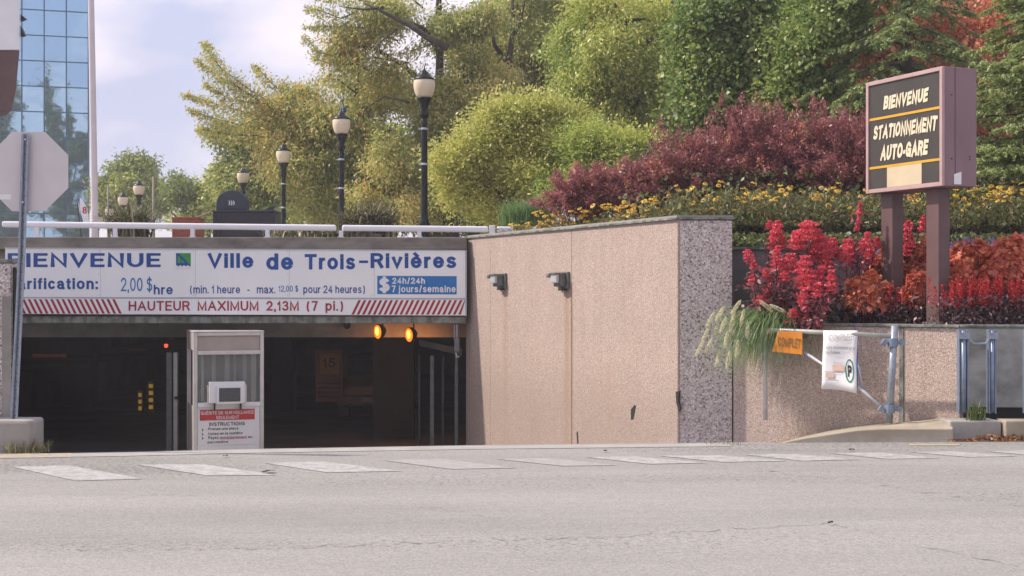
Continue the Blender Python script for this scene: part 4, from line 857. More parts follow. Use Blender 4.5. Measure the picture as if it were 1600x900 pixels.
mb = MB(); seam = P2+bn*.16-Vector((0, 0, 0)); mb.prism([(P2+fd*.001+bn*.155)[:2], (P2+fd*.004+bn*.155)[:2], (P2+fd*.004+bn*.163)[:2], (P2+fd*.001+bn*.163)[:2]], zbot+.01, ztop-.01); obj('seam', mb, 'brown_steel', ps)
fn = -bn; Lf = (P2-P1).length
def fpt(u, z, off=0): return P1+fd*u+Vector((0, 0, z))+fn*off
fw = .045
def fquad(u0, z0, u1, z1, o0, o1, nm, m_, bev=0, **k):
    mb = MB(); mb.slab([fpt(u0, z0, o1), fpt(u1, z0, o1), fpt(u1, z1, o1), fpt(u0, z1, o1)], -fn*(o1-o0)); return obj(nm, mb, m_, ps, bevel=bev, **k)
fquad(0, zbot, fw, ztop, -.018, .02, 'frame', 'frame_pink', .004); fquad(Lf-fw, zbot, Lf, ztop, -.018, .02, 'frame', 'frame_pink', .004)
fquad(fw+.001, ztop-fw, Lf-fw-.001, ztop, -.018, .019, 'frame', 'frame_pink', .004); fquad(fw+.001, zbot, Lf-fw-.001, zbot+fw, -.018, .019, 'frame', 'frame_pink', .004)
fquad(fw, zbot+fw, Lf-fw, ztop-fw, -.018, .0, 'face', 'sign_charcoal')
PF = (P1.x, P1.y, 0); NF = (fn.x, fn.y, 0)
def fz(px, py): h = hit(px, py, fpt(0, 0, .004), NF); return (h-P1).dot(fd), h.z
za = [fz(1360, 188)[1], fz(1470, 167)[1]]; zc_ = [fz(1358, 264)[1], fz(1470, 248)[1]]
z1_ = sum(za)/2; z2_ = sum(zc_)/2
fquad(fw+.002, z1_-.014, Lf-fw-.002, z1_+.014, 0, .006, 'gold_line', 'gold_line'); fquad(fw+.002, z2_-.014, Lf-fw-.002, z2_+.014, 0, .006, 'gold_line', 'gold_line')
u0 = fz(1386, 275)[0]; u1 = fz(1440, 270)[0]
o = fquad(u0, zbot+fw+.004, u1, z2_-.016, 0, .005, 'blank_patch', 'cream_patch', .0)
def ftext(s, pxl, pyl, pxr, pyr, h_l, bold):
    a = fz(pxl, pyl); b_ = fz(pxr, pyr); top = fz(pxl, pyl-h_l)
    zz = (a[1]+b_[1])/2; hh = top[1]-a[1]
    # a worn, hand-cut look: letters one by one, uneven heights and baselines
    r = random.Random(len(s)); vs, fs = text_poly(s, bold, .5); mb = MB(); x0 = min(v[0] for v in vs); x1 = max(v[0] for v in vs); y0 = min(v[1] for v in vs); y1 = max(v[1] for v in vs)
    mb.add([fpt(a[0]+(b_[0]-a[0])*((v[0]-x0)/(x1-x0))+.03*((v[1]-y0)/(y1-y0)), zz+hh*((v[1]-y0)/(y1-y0))+.006*math.sin(v[0]*5.1+v[1]*.6), .006+.0007*v[2]) for v in vs], fs)
    obj('lettering', mb, 'cream_letter', ps)
ftext('BIENVENUE', 1380, 174, 1449, 162, 26, .065); ftext('STATIONNEMENT', 1364, 222.5, 1463, 206, 27, .06); ftext('AUTO-GARE', 1375, 252, 1449, 243, 27, .065)
mb = MB(); a = P2+bn*.14; b_ = P2+bn*.24; mb.slab([a+fd*.003+Vector((0, 0, zbot+.02)), b_+fd*.003+Vector((0, 0, zbot+.02)), b_+fd*.003+Vector((0, 0, zbot+.16)), a+fd*.003+Vector((0, 0, zbot+.13))], fd*.004); obj('sticker', mb, 'white_sheet', ps)
for (bu, bz) in ((.05, .30), (.05, 1.0), (.30, .30), (.30, .33)):
    c = P2+bn*(.06+bu)+Vector((0, 0, zbot+bz)); mb = MB(); mb.tube([c+fd*.001, c+fd*.006], .008, 8); obj('screw', mb, 'rubber_dark', ps)
for tpos in (.135, .735):
    c = P1+(P2-P1)*tpos+bn*Dp*.48; a = .105
    mb = MB(); mb.prism([(c-fd*a+fn*a*.75)[:2], (c+fd*a+fn*a*.75)[:2], (c+fd*a-fn*a*.75)[:2], (c-fd*a-fn*a*.75)[:2]], 1.12, zbot-.002); pst = obj('post', mb, 'brown_steel', ps, bevel=.006)
    mb = MB(); mb.prism([(c-fd*a*1.3+fn*a)[:2], (c+fd*a*1.3+fn*a)[:2], (c+fd*a*1.3-fn*a)[:2], (c-fd*a*1.3-fn*a)[:2]], 1.18, 1.21); obj('base_plate', mb, 'mossy_concrete', pst)

# ------------------------------------------------------------------ stop sign, left pillar and block
ys = 13.75; k_ = ys/F
ss = thing('stop_sign', 'grey back of an octagonal stop sign on a perforated steel post', 'road sign', W(22, 655, ys))
cx, cy = 44, 268; apo = 62
oc = []
for k in range(8):
    t_ = math.pi/8+k*math.pi/4; r_ = apo/math.cos(math.pi/8); oc.append((cx+r_*math.cos(t_)+.5, cy-r_*math.sin(t_)))
mat('sign_back', (.64, .60, .61), (.58, .54, .56), 2.5, .55, .15)
mb = MB(); mb.slab([W(x, y_, ys+.03) for x, y_ in oc], (0, .004, 0)); obj('plate', mb, 'sign_back', ss)
mb = MB(); mb.slab([W(x, y_, ys+.0345) for x, y_ in oc], (0, .002, 0)); obj('reflective_face', mb, 'sign_red', ss)
mb = MB(); mb.slab([W(x, y_, ys+.0285) for x, y_ in ((-2, 304), (-2, 311.5), (17, 311.5), (17, 303.5))], (0, .001, 0)); obj('sticker', mb, 'white_sheet', ss)
mb = MB(); top = W(40.5, 209, ys); bot = W(35, 395, ys); ax = (top-bot).normalized(); xx = Vector((1, 0, 0)); hw = .036
def ch(x0, x1, y0, y1): mb.add([bot+xx*x0+Vector((0, y0, 0)), bot+xx*x1+Vector((0, y0, 0)), bot+xx*x1+Vector((0, y1, 0)), bot+xx*x0+Vector((0, y1, 0)), top+xx*x0+Vector((0, y0, 0)), top+xx*x1+Vector((0, y0, 0)), top+xx*x1+Vector((0, y1, 0)), top+xx*x0+Vector((0, y1, 0))], [(0, 3, 2, 1), (4, 5, 6, 7), (0, 1, 5, 4), (1, 2, 6, 5), (2, 3, 7, 6), (3, 0, 4, 7)])
ch(-hw, -.018, -.02, -.012); ch(.018, hw, -.02, -.012); ch(-.018, -.012, -.0118, .02); ch(.012, .018, -.0118, .02); ch(-.0118, .0118, .012, .02)
top = bot; bot = W(22.5, 657, ys)
ch(-hw, -.018, -.02, -.012); ch(.018, hw, -.02, -.012); ch(-.018, -.012, -.0118, .02); ch(.012, .018, -.0118, .02); ch(-.0118, .0118, .012, .02)
obj('post', mb, 'galvanised', ss)
mb = MB()
n_ = 34
for k in range(n_):
    f_ = (k+.6)/n_; p = (W(22.5, 657, ys).lerp(W(35, 395, ys), f_/.585) if f_ < .585 else W(35, 395, ys).lerp(W(40.5, 209, ys), (f_-.585)/.415))+Vector((0, .0105, 0)); mb.tube([p, p+Vector((0, .0012, 0))], .006, 8)
obj('bolt_hole', mb, 'rubber_dark', ss, kind='stuff')
for py in (218, 316):
    p = W(40.5-(py-209)*.0415, py, ys-.005); mb = MB(); mb.tube([p, p+Vector((0, -.015, 0))], .012, 6); obj('bolt', mb, 'aluminium', ss)
yp = 14.0
pw = thing('pillar_wall', 'speckled pink aggregate wall end behind the stop sign post', 'wall', (-5.3, yp, 0))
mb = MB(); c = W(15, 405, yp); mb.b2(c.x-1.6, c.x, yp, yp+.22, .02, c.z-.04); obj('wall_panel', mb, 'coarse_aggregate', pw, bevel=.008)
mb = MB(); mb.b2(c.x-1.62, c.x+.015, yp-.02, yp+.24, c.z-.038, c.z); obj('coping', mb, 'mossy_concrete', pw, bevel=.005)
mb = MB(); mb.tube([(c.x+.025, yp+.06, .05), (c.x+.03, yp+.06, c.z-.08)], .02, 8); obj('shadow_gap_tube', mb, 'rubber_dark', pw)  # dark tube put in for the shadow gap beside the wall end
yb = 13.55
mb = MB(); c = W(47, 657, yb); mb.b2(c.x-1.9, c.x, yb, yb+.42, -.05, c.z); obj('concrete_block', mb, 'concrete', loc=(c.x-.9, yb, 0), bevel=.03, label='grey concrete kerb block at the foot of the stop sign post', cat='block')
# weeds round the block
def blades(name, label, cat, centres, hgt, nper, w, leafm, seed, lean=.6, curl=.9, seg=4, tb=.5, tv=.4, group=None, kind=None, parent=None, wid=None):
    g = np.random.default_rng(seed); P0 = []; 
    for c in centres: P0.append(np.array(c)[None, :]+np.c_[g.normal(size=(nper, 2))*w, np.zeros(nper)])
    P0 = np.concatenate(P0); n = len(P0); az = g.random(n)*2*math.pi; h = hgt*(.55+.5*g.random(n)); ln = lean*(.25+g.random(n))
    V = []; wd = (wid or hgt*.018)
    side = np.c_[-np.sin(az), np.cos(az), np.zeros(n)]
    for i in range(seg+1):
        t_ = i/seg; out = ln*h*(t_**1.6); z = h*(t_-curl*ln*.55*t_**2.6)
        p = P0+np.c_[np.cos(az)*out, np.sin(az)*out, z]; ww = (wd*(1-t_)**.7+.0008)
        V += [p-side*ww, p+side*ww]
    V = np.stack(V, axis=1).reshape(-1, 3); k = 2*(seg+1); q = []
    base = (np.arange(n)*k)[:, None]
    Q = np.concatenate([base+np.array([[2*i, 2*i+1, 2*i+3, 2*i+2]]) for i in range(seg)], axis=0)
    ti = np.tile((tb+tv*.5*g.normal(size=n)).clip(0, 1), seg)
    return raw_mesh(name, V, Q, ti, [leafm], parent=parent, label=label, cat=cat, group=group, kind=kind, loc=None if parent else tuple(centres[0]))
leafmat('dry_grass', [(0, (.10, .13, .035)), (.5, (.24, .22, .09)), (1, (.46, .38, .20))])
leafmat('weed_green', [(0, (.05, .10, .02)), (1, (.16, .20, .06))])
blades('weeds', 'dry grass tuft sprouting at the corner of the concrete block', 'weeds', [tuple(G(px, 707)+Vector((0, .02*i, 0))) for i, px in enumerate((20, 34, 48, 56, 60))], .17, 45, .05, 'dry_grass', 5, lean=1.0, wid=.0022)
blades('weeds', 'green weed growing from the kerb below the second steel post', 'weeds', [(xk+.28, 14.75, .20), (xk+.36, 14.78, .20)], .24, 35, .03, 'weed_green', 6, lean=.5, wid=.005)
blades('weeds', 'thin dry weeds at the foot of the pink corner wall', 'weeds', [tuple(G(1125, 694)), tuple(G(1140, 694))], .06, 20, .06, 'dry_grass', 8, lean=.9, wid=.002)
# litter
leafmat('dead_leaf', [(0, (.11, .045, .02)), (.5, (.25, .10, .04)), (1, (.42, .22, .08))], .1)
g = np.random.default_rng(3); n = 900
lx = 4.45+g.random(n)**.8*2.2; ly = 14.56+g.random(n)*.10-.05*g.random(n); lz = .01+.05*g.random(n)**2*(lx > 4.8)
v, q = leafquads(np.c_[lx, ly, lz], np.c_[g.normal(size=n), g.normal(size=n), g.normal(size=n)*.3], .045+.02*g.random(n), .6, 4)
raw_mesh('leaf_litter', v, q, g.random(n), ['dead_leaf'], label='brown fallen leaves heaped along the kerb at right', cat='leaves', kind='stuff', loc=(5, 14.5, 0))
def scrap(px, py, w, lab, seed, cat='litter'):
    r = random.Random(seed); c = G(px, py, .006); mb = MB(); n_ = 9; vs = [tuple(c+Vector((0, 0, .02)))]
    for k in range(n_): a = 2*math.pi*k/n_; rr = w*(.5+.6*r.random()); vs.append(tuple(c+Vector((math.cos(a)*rr, math.sin(a)*rr*.8, .004+.018*r.random()))))
    mb.add(vs, [(0, k+1, (k+1) % n_+1) for k in range(n_)]); obj('litter', mb, 'rubber_dark', loc=tuple(c), label=lab, cat=cat)
scrap(420, 738, .07, 'black scrap lying on the road beside the second crosswalk bar', 1); scrap(352, 714, .03, 'tiny dark scrap near the ramp edge in front of the booth', 2)
scrap(946, 706, .03, 'dark crumb on the road below the tall pink wall', 3); scrap(1331, 704, .035, 'dark crumb on the road in front of the curved kerb', 4); scrap(1298, 819, .02, 'dark pebble where two road cracks meet', 5)

# ------------------------------------------------------------------ plaza slab and raised beds
mb = MB(); mb.prism([(-60, 24.46), (-12.31, 24.46), (-.36, 24.46), (3.0, 60), (3, 200), (-60, 200)], 2.405, 2.44); obj('plaza', mb, 'concrete', kind='structure')
mb = MB(); mb.b2(-60, -12.32, YF, 24.45, -.1, 2.44); mb.b2(-60, -12.32, 24.46, 60, -.1, 2.40); obj('plaza_side_wall', mb, 'stained_concrete', loc=(-30, 24, 0), label='dark stained concrete wall holding up the plaza, left of the garage', cat='wall')
gw = thing('retaining_wall', 'dark grey concrete wall behind the red flowers holding the upper bed', 'wall', (5, 18.3, 1.1))
xs = [2.67, 3.9, 5.2, 6.6, 8.2, 12]
for i in range(5):
    mb = MB(); mb.b2(xs[i]+.004, xs[i+1]-.004, 18.2, 18.45, 1.0, 2.10); obj('wall_section', mb, 'retaining_concrete', gw, bevel=.01)
mb = MB(); mb.b2(2.67, 12, 18.17, 18.47, 2.104, 2.14); obj('coping', mb, 'mossy_concrete', gw)
mb = MB(); mb.add([(C_.x+.05, C_.y+.1, 1.13), (D_.x, D_.y+.12, 1.13), (12, 14.9, 1.13), (12, 18.2, 1.13), (2.67, 18.2, 1.13)], [(0, 1, 2, 3, 4)]); obj('lower_bed', mb, 'soil', kind='structure')
bd = [(-.36, 24.42), (.5, 22.6), (1.3, 20.9), (2.0, 19.4), (2.62, 18.32), (2.7, 18.46), (4, 18.46), (6, 18.46), (9, 18.46), (12, 18.46), (30, 18.46)]
dirs = [(.25, 1)]*4+[(.3, 1)]+[(.1, 1)]*6; rowsd = [0, .4, 1, 2, 3.5, 5.5, 8, 12, 20, 45]
def hill(d): return 2.12+(.30*min(d, 3))+(.22*max(0, min(d-3, 6)))+(.12*max(0, min(d-9, 20)))
mb = MB(); v = []
for (p, dd) in zip(bd, dirs):
    for d in rowsd:
        wgt = min(1, max(0, (p[0]+1)/3.0)) if p[1] > 18.6 else 1
        z = 2.12+(hill(d)-2.12)*(.35+.65*wgt); x = p[0]+dd[0]*d*(1 if d < 8 else .8); y = p[1]+dd[1]*d
        v.append((x, y, z+.08*mnoise.noise(Vector((x*.6, y*.6, 0)))))
nr = len(rowsd); mb.add(v, [(i*nr+k, (i+1)*nr+k, (i+1)*nr+k+1, i*nr+k+1) for i in range(len(bd)-1) for k in range(nr-1)])
obj('hillside', mb, 'soil', kind='structure', smooth=True)

# ------------------------------------------------------------------ street lamps
def lamp(c, sc, first=None, lab=''):
    pass
def make_lamp(px, py_top, lab):
    h = (HZ-py_top); y = F*4.33/h; x = (px-800)*y/F
    return x, y, lab
LMP = [(663, 107, 'black globe street lamp, tallest and nearest in the row'), (533.5, 172, 'black globe street lamp, second in the row, behind the strap-leaf plant'), (443, 224, 'black globe street lamp, third in the row'),
       (380, 260, 'black globe street lamp half hidden above the arched waste station'), (217, 281, 'small far street lamp above the left strap-leaf plant, highest of the far group'), (192, 300, 'small far street lamp, second of the far group'), (171, 319, 'small far street lamp beside the flagpole, third of the far group'), (153, 332, 'tiny farthest street lamp touching the flagpole')]
x, y, lab = make_lamp(*LMP[0]); zb = 2.44; H = 5.83-2.44
lamp0 = thing('street_lamp', lab, 'street lamp', (x, y, zb), 'globe street lamps on the plaza')
c = (x, y, zb)
mb = MB(); mb.lathe(c, [(.16, 0), (.16, .08), (.11, .14), (.10, .45), (.075, .52), (.065, .6), (.062, 1.6), (.058, H-1.02), (.06, H-.93)], 16); pole_ = obj('pole', mb, 'lamp_black', lamp0, smooth=True)
mb = MB(); mb.lathe((x, y, zb), [(.085, H-.93), (.09, H-.86), (.07, H-.80), (.09, H-.68), (.13, H-.60), (.15, H-.575), (.15, H-.56)], 20); obj('fitter', mb, 'lamp_black', lamp0, smooth=True)
mb = MB(); mb.lathe((x, y, zb), [(.135, H-.56), (.165, H-.50), (.198, H-.40), (.208, H-.32), (.20, H-.24), (.19, H-.215)], 24); obj('globe', mb, 'lamp_globe', lamp0, smooth=True)
mb = MB(); mb.lathe((x, y, zb), [(.205, H-.222), (.20, H-.20), (.13, H-.145), (.09, H-.10), (.08, H-.07), (.055, H-.055), (.035, H-.03), (.015, H-.01), (.008, H+.05)], 20); obj('cap', mb, 'lamp_black', lamp0, smooth=True)
for hz in (H-1.15, H-1.82):
    mb = MB(); mb.lathe((x, y, zb), [(.068, hz-.02), (.072, hz-.015), (.072, hz+.015), (.068, hz+.02)], 12); mb.box((x-.08, y-.03, zb+hz), (.06, .03, .03)); obj('banner_clamp', mb, 'aluminium', lamp0)
for px, py, lab in LMP[1:]:
    x_, y_, _ = make_lamp(px, py, lab); o = copy_tree(lamp0); o.location = (x_, y_, zb); o['label'] = lab; o.rotation_euler.z = random.uniform(-.3, .3)
# flagpole
mat('pole_white', (.66, .60, .62), (.58, .53, .55), 2, .35)
yf = 33; a = W(148, 347, yf); b_ = W(142, -20, yf); t = thing('flagpole', 'tall plain white flagpole beside the glass tower', 'flagpole', (a.x, yf, 2.44))
mb = MB(); mb.tube([(a.x, yf, 2.44), a, a.lerp(b_, .5), b_, b_+(b_-a)*.25], [.085, .083, .078, .07, .055], 16); obj('mast', mb, 'pole_white', t, smooth=True)
mb = MB(); mb.lathe((a.x, yf, 2.44), [(.17, 0), (.17, .03), (.10, .06)], 16); obj('base_flange', mb, 'aluminium', t)
# arched waste station
yw = 28; t = thing('waste_station', 'dark slate waste station with an arched header and round emblem', 'bin', (W(380, 0, yw).x, yw, 2.44))
a = W(332, 331, yw); b_ = W(430, 331, yw); mb = MB(); mb.b2(a.x, b_.x, yw, yw+.7, 2.45, a.z); obj('cabinet', mb, 'bin_dark', t, bevel=.02)
mb = MB(); mb.b2(a.x-.02, b_.x+.02, yw-.02, yw+.72, a.z+.002, a.z+.03); obj('lid', mb, 'bin_slate', t, bevel=.008)
mb = MB(); pts = [W(336.5, 331, yw)]
for k in range(13): th = math.pi*k/12; pts.append(W(361-24.5*math.cos(th), 322-23*math.sin(th)**.85, yw))
pts.append(W(385.5, 331, yw)); mb.slab([p+Vector((0, .05, .03)) for p in pts], (0, .25, 0)); obj('arch_header', mb, 'bin_slate', t, bevel=.02)
mb = MB()
for dx, r in ((-3.5, 4.2), (0, 4.4), (3.5, 4.2)):
    for k in range(6):
        th0 = -1.1+k*.37; th1 = th0+.37
        mb.add([W(361+dx-2+r*math.cos(a_)*rr, 317+r*math.sin(a_), yw+.045) for a_, rr in ((th0, 1), (th1, 1), (th1, .6), (th0, .6))], [(0, 1, 2, 3)])
obj('emblem', mb, 'white_sheet', t)
for px in (338, 345): c = W(px, 0, yw); mb = MB(); mb.b2(c.x-.012, c.x+.012, yw-.012, yw-.002, 2.5, a.z-.05); obj('trim', mb, 'rubber_dark', t)
mb = MB(); mb.slab([W(410, 331, yw+.3), W(427, 331, yw+.3), W(426, 322, yw+.3), W(412, 328, yw+.3)], (0, .2, 0)); obj('flap', mb, 'bin_slate', t)
# brick planter box
yq = 30; t = thing('brick_planter', 'low red brick planter box behind the rail, left of the waste station', 'planter', (W(292, 0, yq).x, yq, 2.44))
a = W(268, 339, yq); b_ = W(310, 339, yq); mb = MB(); mb.b2(a.x+.01, b_.x-.01, yq+.01, yq+.6, 2.44, a.z-.04); obj('planter_body', mb, 'brick_red', t)
mb = MB(); mb.b2(a.x, b_.x, yq, yq+.62, a.z-.038, a.z); obj('rim', mb, 'brick_red', t, bevel=.01)
# wooden poles, distant flag, cables
for px, y0, y1, y, r, m_, lab in ((240, 276, 350, 45, .05, 'pale_wood', 'weathered wooden pole standing right of the far lamps'), (169, 291, 345, 60, .05, 'pale_wood', 'short wooden pole next to the flagpole'), (491, 265, 352, 44, .07, 'pale_wood', 'pale thin pole in front of the trees, left of the nearest pair'),
                              (502, 290, 352, 44.5, .035, 'aluminium', 'very thin pale pole between two thicker poles'), (514, 240, 352, 46, .045, 'aluminium', 'tall thin aluminium mast left of the second lamp')):
    c = W(px, y0, y); mb = MB(); mb.tube([(c.x, y, 2.44), (c.x, y, (2.44+c.z)/2), tuple(c)], [r, r*.95, r*.8], 8); obj('pole', mb, m_, smooth=True, loc=(c.x, y, 2.44), label=lab, cat='pole')
mb = MB(); ca = W(241, 328, 45); cb = W(330, 330, 45); P_ = [ca.lerp(cb, i/12)-Vector((0, 0, .28*math.sin(math.pi*i/12)))for i in range(13)]; mb.tube(P_, .018, 5); obj('rope', mb, 'pale_wood', loc=tuple(ca), label='slack pale rope hanging from the wooden pole to the trees', cat='rope')
yff = 36; t = thing('feather_flag', 'small white feather flag with a red mark left of the flagpole', 'flag', (W(138, 0, yff).x, yff, 2.44))
mb = MB(); mb.slab([W(x_, y_, yff) for x_, y_ in ((130, 347), (124, 330), (121.5, 315), (123, 309), (128, 311), (134, 321), (138, 335), (139, 347))], (0, .012, 0)); obj('banner', mb, 'white_sheet', t)
mb = MB(); mb.slab([W(x_, y_, yff-.004) for x_, y_ in ((122.5, 316), (122, 312), (123, 309.5), (124.5, 310), (124, 322), (128, 340), (130, 347), (127, 339))], (0, .003, 0)); obj('edge_stripe', mb, 'sign_blue', t)
mb = MB(); textq(mb, '8', W(129, 334, yff-.005), W(136, 334, yff-.005), W(128.5, 323, yff-.005), .03); obj('emblem', mb, 'header_red', t)
mb = MB(); mb.tube([(W(131, 0, yff).x, yff+.01, 2.44), W(122, 330, yff)+Vector((0, .01, 0)), W(121, 314, yff)+Vector((0, .01, 0)), W(125, 308.5, yff)+Vector((0, .01, 0))], .012, 5); obj('pole', mb, 'rubber_dark', t)
# hanging small banners among trees (seen as scraps of colour)
for px, py, w_, h_, m_, lab, y in ((603, 0, 0, 0, '', '', 0),):
    pass
ybn = 40; t = thing('banner_mast', 'blue tipped mast behind the second street lamp', 'mast', (W(536, 0, ybn).x, ybn, 2.44))
mb = MB(); c = W(536, 138, ybn); mb.tube([(c.x, ybn, 2.44), tuple(c)], [.03, .012], 6); obj('mast', mb, 'lamp_black', t)
mb = MB(); c = W(537, 172, ybn); mb.lathe((c.x, ybn, c.z), [(.02, -.10), (.07, -.05), (.08, .02), (.02, .09)], 8); obj('blue_finial', mb, 'sign_blue', t)

# ------------------------------------------------------------------ glass tower
tx = Vector((-.96, -.28, 0)).normalized(); tn = Vector((.28, -.96, 0)).normalized(); yt = 80; t0 = W(138, 0, yt); t0.z = 0
tw = thing('glass_tower', 'office tower clad in blue mirror glass at the left', 'building', (t0.x, t0.y, 2.4))
pwid = 1.19; phg = 39.4/27.5; zr0 = W(0, 335, yt).z; ncol, nrow = 8, 14; rlo = -2
ztopT = zr0+nrow*phg
c0 = t0-tn*.12
mb = MB(); mb.prism([(c0)[:2], (c0+tx*ncol*pwid)[:2], (c0+tx*ncol*pwid-tn*9)[:2], (c0-tn*9)[:2]][::-1], -.5, ztopT); obj('core', mb, 'mullion', tw)
pm = MB(); pm.add([Vector((0, 0, 0))+tx*.03+Vector((0, 0, .03)), tx*(pwid-.03)+Vector((0, 0, .03)), tx*(pwid-.03)+Vector((0, 0, phg-.03)), tx*.03+Vector((0, 0, phg-.03))], [(0, 3, 2, 1)][::-1])
pme = bpy.data.meshes.new('glass_pane'); pv = [tuple(v) for v in pm.v]; mid = Vector(pv[0])*.5+Vector(pv[2])*.5; pme.from_pydata([tuple(Vector(v)-mid) for v in pv]+[tuple(Vector(v)-mid-tn*.02) for v in pv], [], [(0, 1, 2, 3), (4, 7, 6, 5), (0, 4, 5, 1), (1, 5, 6, 2), (2, 6, 7, 3), (3, 7, 4, 0)]); pme.materials.append(MATS['tower_glass']); pme.update()
rr = random.Random(5)
for i in range(ncol):
    for j in range(rlo, nrow):
        o = bpy.data.objects.new('glass_pane', pme); COL.objects.link(o); o.parent = tw; o.location = (t0+tx*i*pwid+Vector((0, 0, zr0+j*phg)))-Vector((t0.x, t0.y, 2.4))+mid
        o.rotation_euler = (rr.gauss(0, .003), rr.gauss(0, .003), rr.gauss(0, .005))
for i in range(ncol+1):
    c = t0+tx*i*pwid; mb = MB(); mb.prism([(c-tx*.035+tn*.05)[:2], (c+tx*.035+tn*.05)[:2], (c+tx*.035-tn*.03)[:2], (c-tx*.035-tn*.03)[:2]][::-1], 1, ztopT); obj('mullion', mb, 'mullion', tw)
for j in range(rlo, nrow+1):
    z = zr0+j*phg; a = t0; b_ = t0+tx*ncol*pwid; mb = MB(); mb.prism([(a+tn*.035)[:2], (b_+tn*.035)[:2], (b_-tn*.03)[:2], (a-tn*.03)[:2]][::-1], z-.03, z+.03); obj('transom', mb, 'mullion', tw)
# white sign box with brown bracket top left
yv = 17; t = thing('overhead_sign', 'white sign box over a brown tapered bracket at the top left corner', 'sign', (W(-120, 0, yv).x, yv+.5, 0))
a = W(31.5, 78, yv); mb = MB(); mb.slab([(a.x-2.6, yv, a.z), (a.x, yv, a.z), (a.x, yv, a.z+1.6), (a.x-2.6, yv, a.z+1.6)], (-.3, .6, 0)); obj('sign_box', mb, 'white_sheet', t, bevel=.01)
mb = MB(); mb.slab([W(-200, 79, yv+.02), W(-200, 174, yv+.02), W(17.5, 174, yv+.02), W(25, 140, yv+.02), W(30.5, 79, yv+.02)], (-.27, .5, 0)); obj('bracket', mb, 'brown_steel', t, bevel=.005)
mb = MB(); mb.slab([W(32, 22, yv-.02), W(32, 33, yv-.02), W(40, 29, yv-.02)], (0, .06, 0)); mb.slab([W(32, 40, yv-.02), W(32, 57, yv-.02), W(39, 55, yv-.02)], (0, .06, 0)); obj('letter_edge', mb, 'sign_black', t)
mb = MB(); mb.tube([(a.x-2.2, yv+.3, 0), (a.x-2.2, yv+.3, a.z-.1)], .12, 12); obj('support_post', mb, 'brown_steel', t)

# ------------------------------------------------------------------ vegetation
leafmat('leaf_olive', [(0, (0.15, 0.22, 0.06)), (0.35, (0.37, 0.42, 0.12)), (0.62, (0.58, 0.56, 0.17)), (0.85, (0.74, 0.6, 0.2)), (1, (0.78, 0.44, 0.17))], 0.50)
leafmat('leaf_yellowgreen', [(0, (0.188, 0.288, 0.062)), (0.4, (0.413, 0.500, 0.112)), (0.7, (0.650, 0.650, 0.163)), (1, (0.820, 0.700, 0.200))], 0.50)
leafmat('leaf_lime', [(0, (0.22, 0.28, 0.06)), (0.4, (0.48, 0.53, 0.13)), (0.75, (0.64, 0.62, 0.18)), (1, (0.74, 0.64, 0.22))], 0.50)
leafmat('leaf_maple', [(0, (0.09, 0.15, 0.04)), (0.5, (0.25, 0.36, 0.09)), (0.85, (0.42, 0.5, 0.14)), (1, (0.52, 0.5, 0.15))], 0.50)
leafmat('leaf_dark', [(0, (0.084, 0.144, 0.042)), (0.5, (0.192, 0.264, 0.072)), (1, (0.336, 0.372, 0.108))], 0.50)
leafmat('leaf_orange', [(0, (0.45, 0.14, 0.07)), (0.5, (0.68, 0.26, 0.13)), (1, (0.78, 0.4, 0.18))], 0.50)
leafmat('needle', [(0, (0.09, 0.14, 0.05)), (0.5, (0.24, 0.32, 0.11)), (1, (0.42, 0.48, 0.18))], 0.35)
leafmat('barberry', [(0, (0.1, 0.03, 0.04)), (0.45, (0.3, 0.1, 0.11)), (0.8, (0.44, 0.17, 0.16)), (1, (0.66, 0.3, 0.18))], 0.40)
leafmat('flower_leaf', [(0, (0.04, 0.07, 0.02)), (0.6, (0.13, 0.17, 0.05)), (1, (0.24, 0.26, 0.08))], 0.40)
leafmat('bed_leaf', [(0, (0.060, 0.060, 0.024)), (.4, (0.144, 0.156, 0.048)), (.75, (0.228, 0.228, 0.084)), (1, (0.360, 0.240, 0.108))], 0.40)
leafmat('petal_yellow', [(0, (0.7, 0.36, 0.03)), (1, (0.88, 0.6, 0.07))], 0.40)
leafmat('petal_red', [(0, (0.48, 0.03, 0.07)), (0.5, (0.78, 0.09, 0.13)), (1, (0.88, 0.22, 0.28))], 0.35)
leafmat('wine_foliage', [(0, (.09, .05, .06)), (.4, (.24, .12, .13)), (.75, (.45, .10, .12)), (1, (.66, .12, .15))], .35)
leafmat('dark_foliage', [(0, (0.06, 0.045, 0.05)), (0.5, (0.17, 0.11, 0.12)), (1, (0.3, 0.14, 0.15))], 0.30)
leafmat('coleus', [(0, (0.418, 0.066, 0.050)), (0.5, (0.682, 0.176, 0.094)), (0.85, (0.814, 0.286, 0.143)), (1, (0.820, 0.418, 0.198))], 0.40)
leafmat('salvia_purple', [(0, (0.130, 0.078, 0.364)), (1, (0.390, 0.286, 0.715))], 0.40); leafmat('salvia_red', [(0, (0.36, 0.02, 0.03)), (1, (0.74, 0.06, 0.06))], 0.40)
leafmat('petal_pink', [(0, (.60, .03, .16)), (1, (.80, .12, .28))])
leafmat('fountain_grass', [(0, (0.08, 0.17, 0.05)), (0.5, (0.2, 0.34, 0.11)), (1, (0.38, 0.46, 0.2))], 0.40); leafmat('plume_cream', [(0, (.62, .60, .36)), (1, (.88, .85, .64))], .3)
leafmat('strap_leaf', [(0, (0.048, 0.056, 0.024)), (.6, (0.160, 0.160, 0.080)), (1, (0.576, 0.512, 0.352))], 0.30)

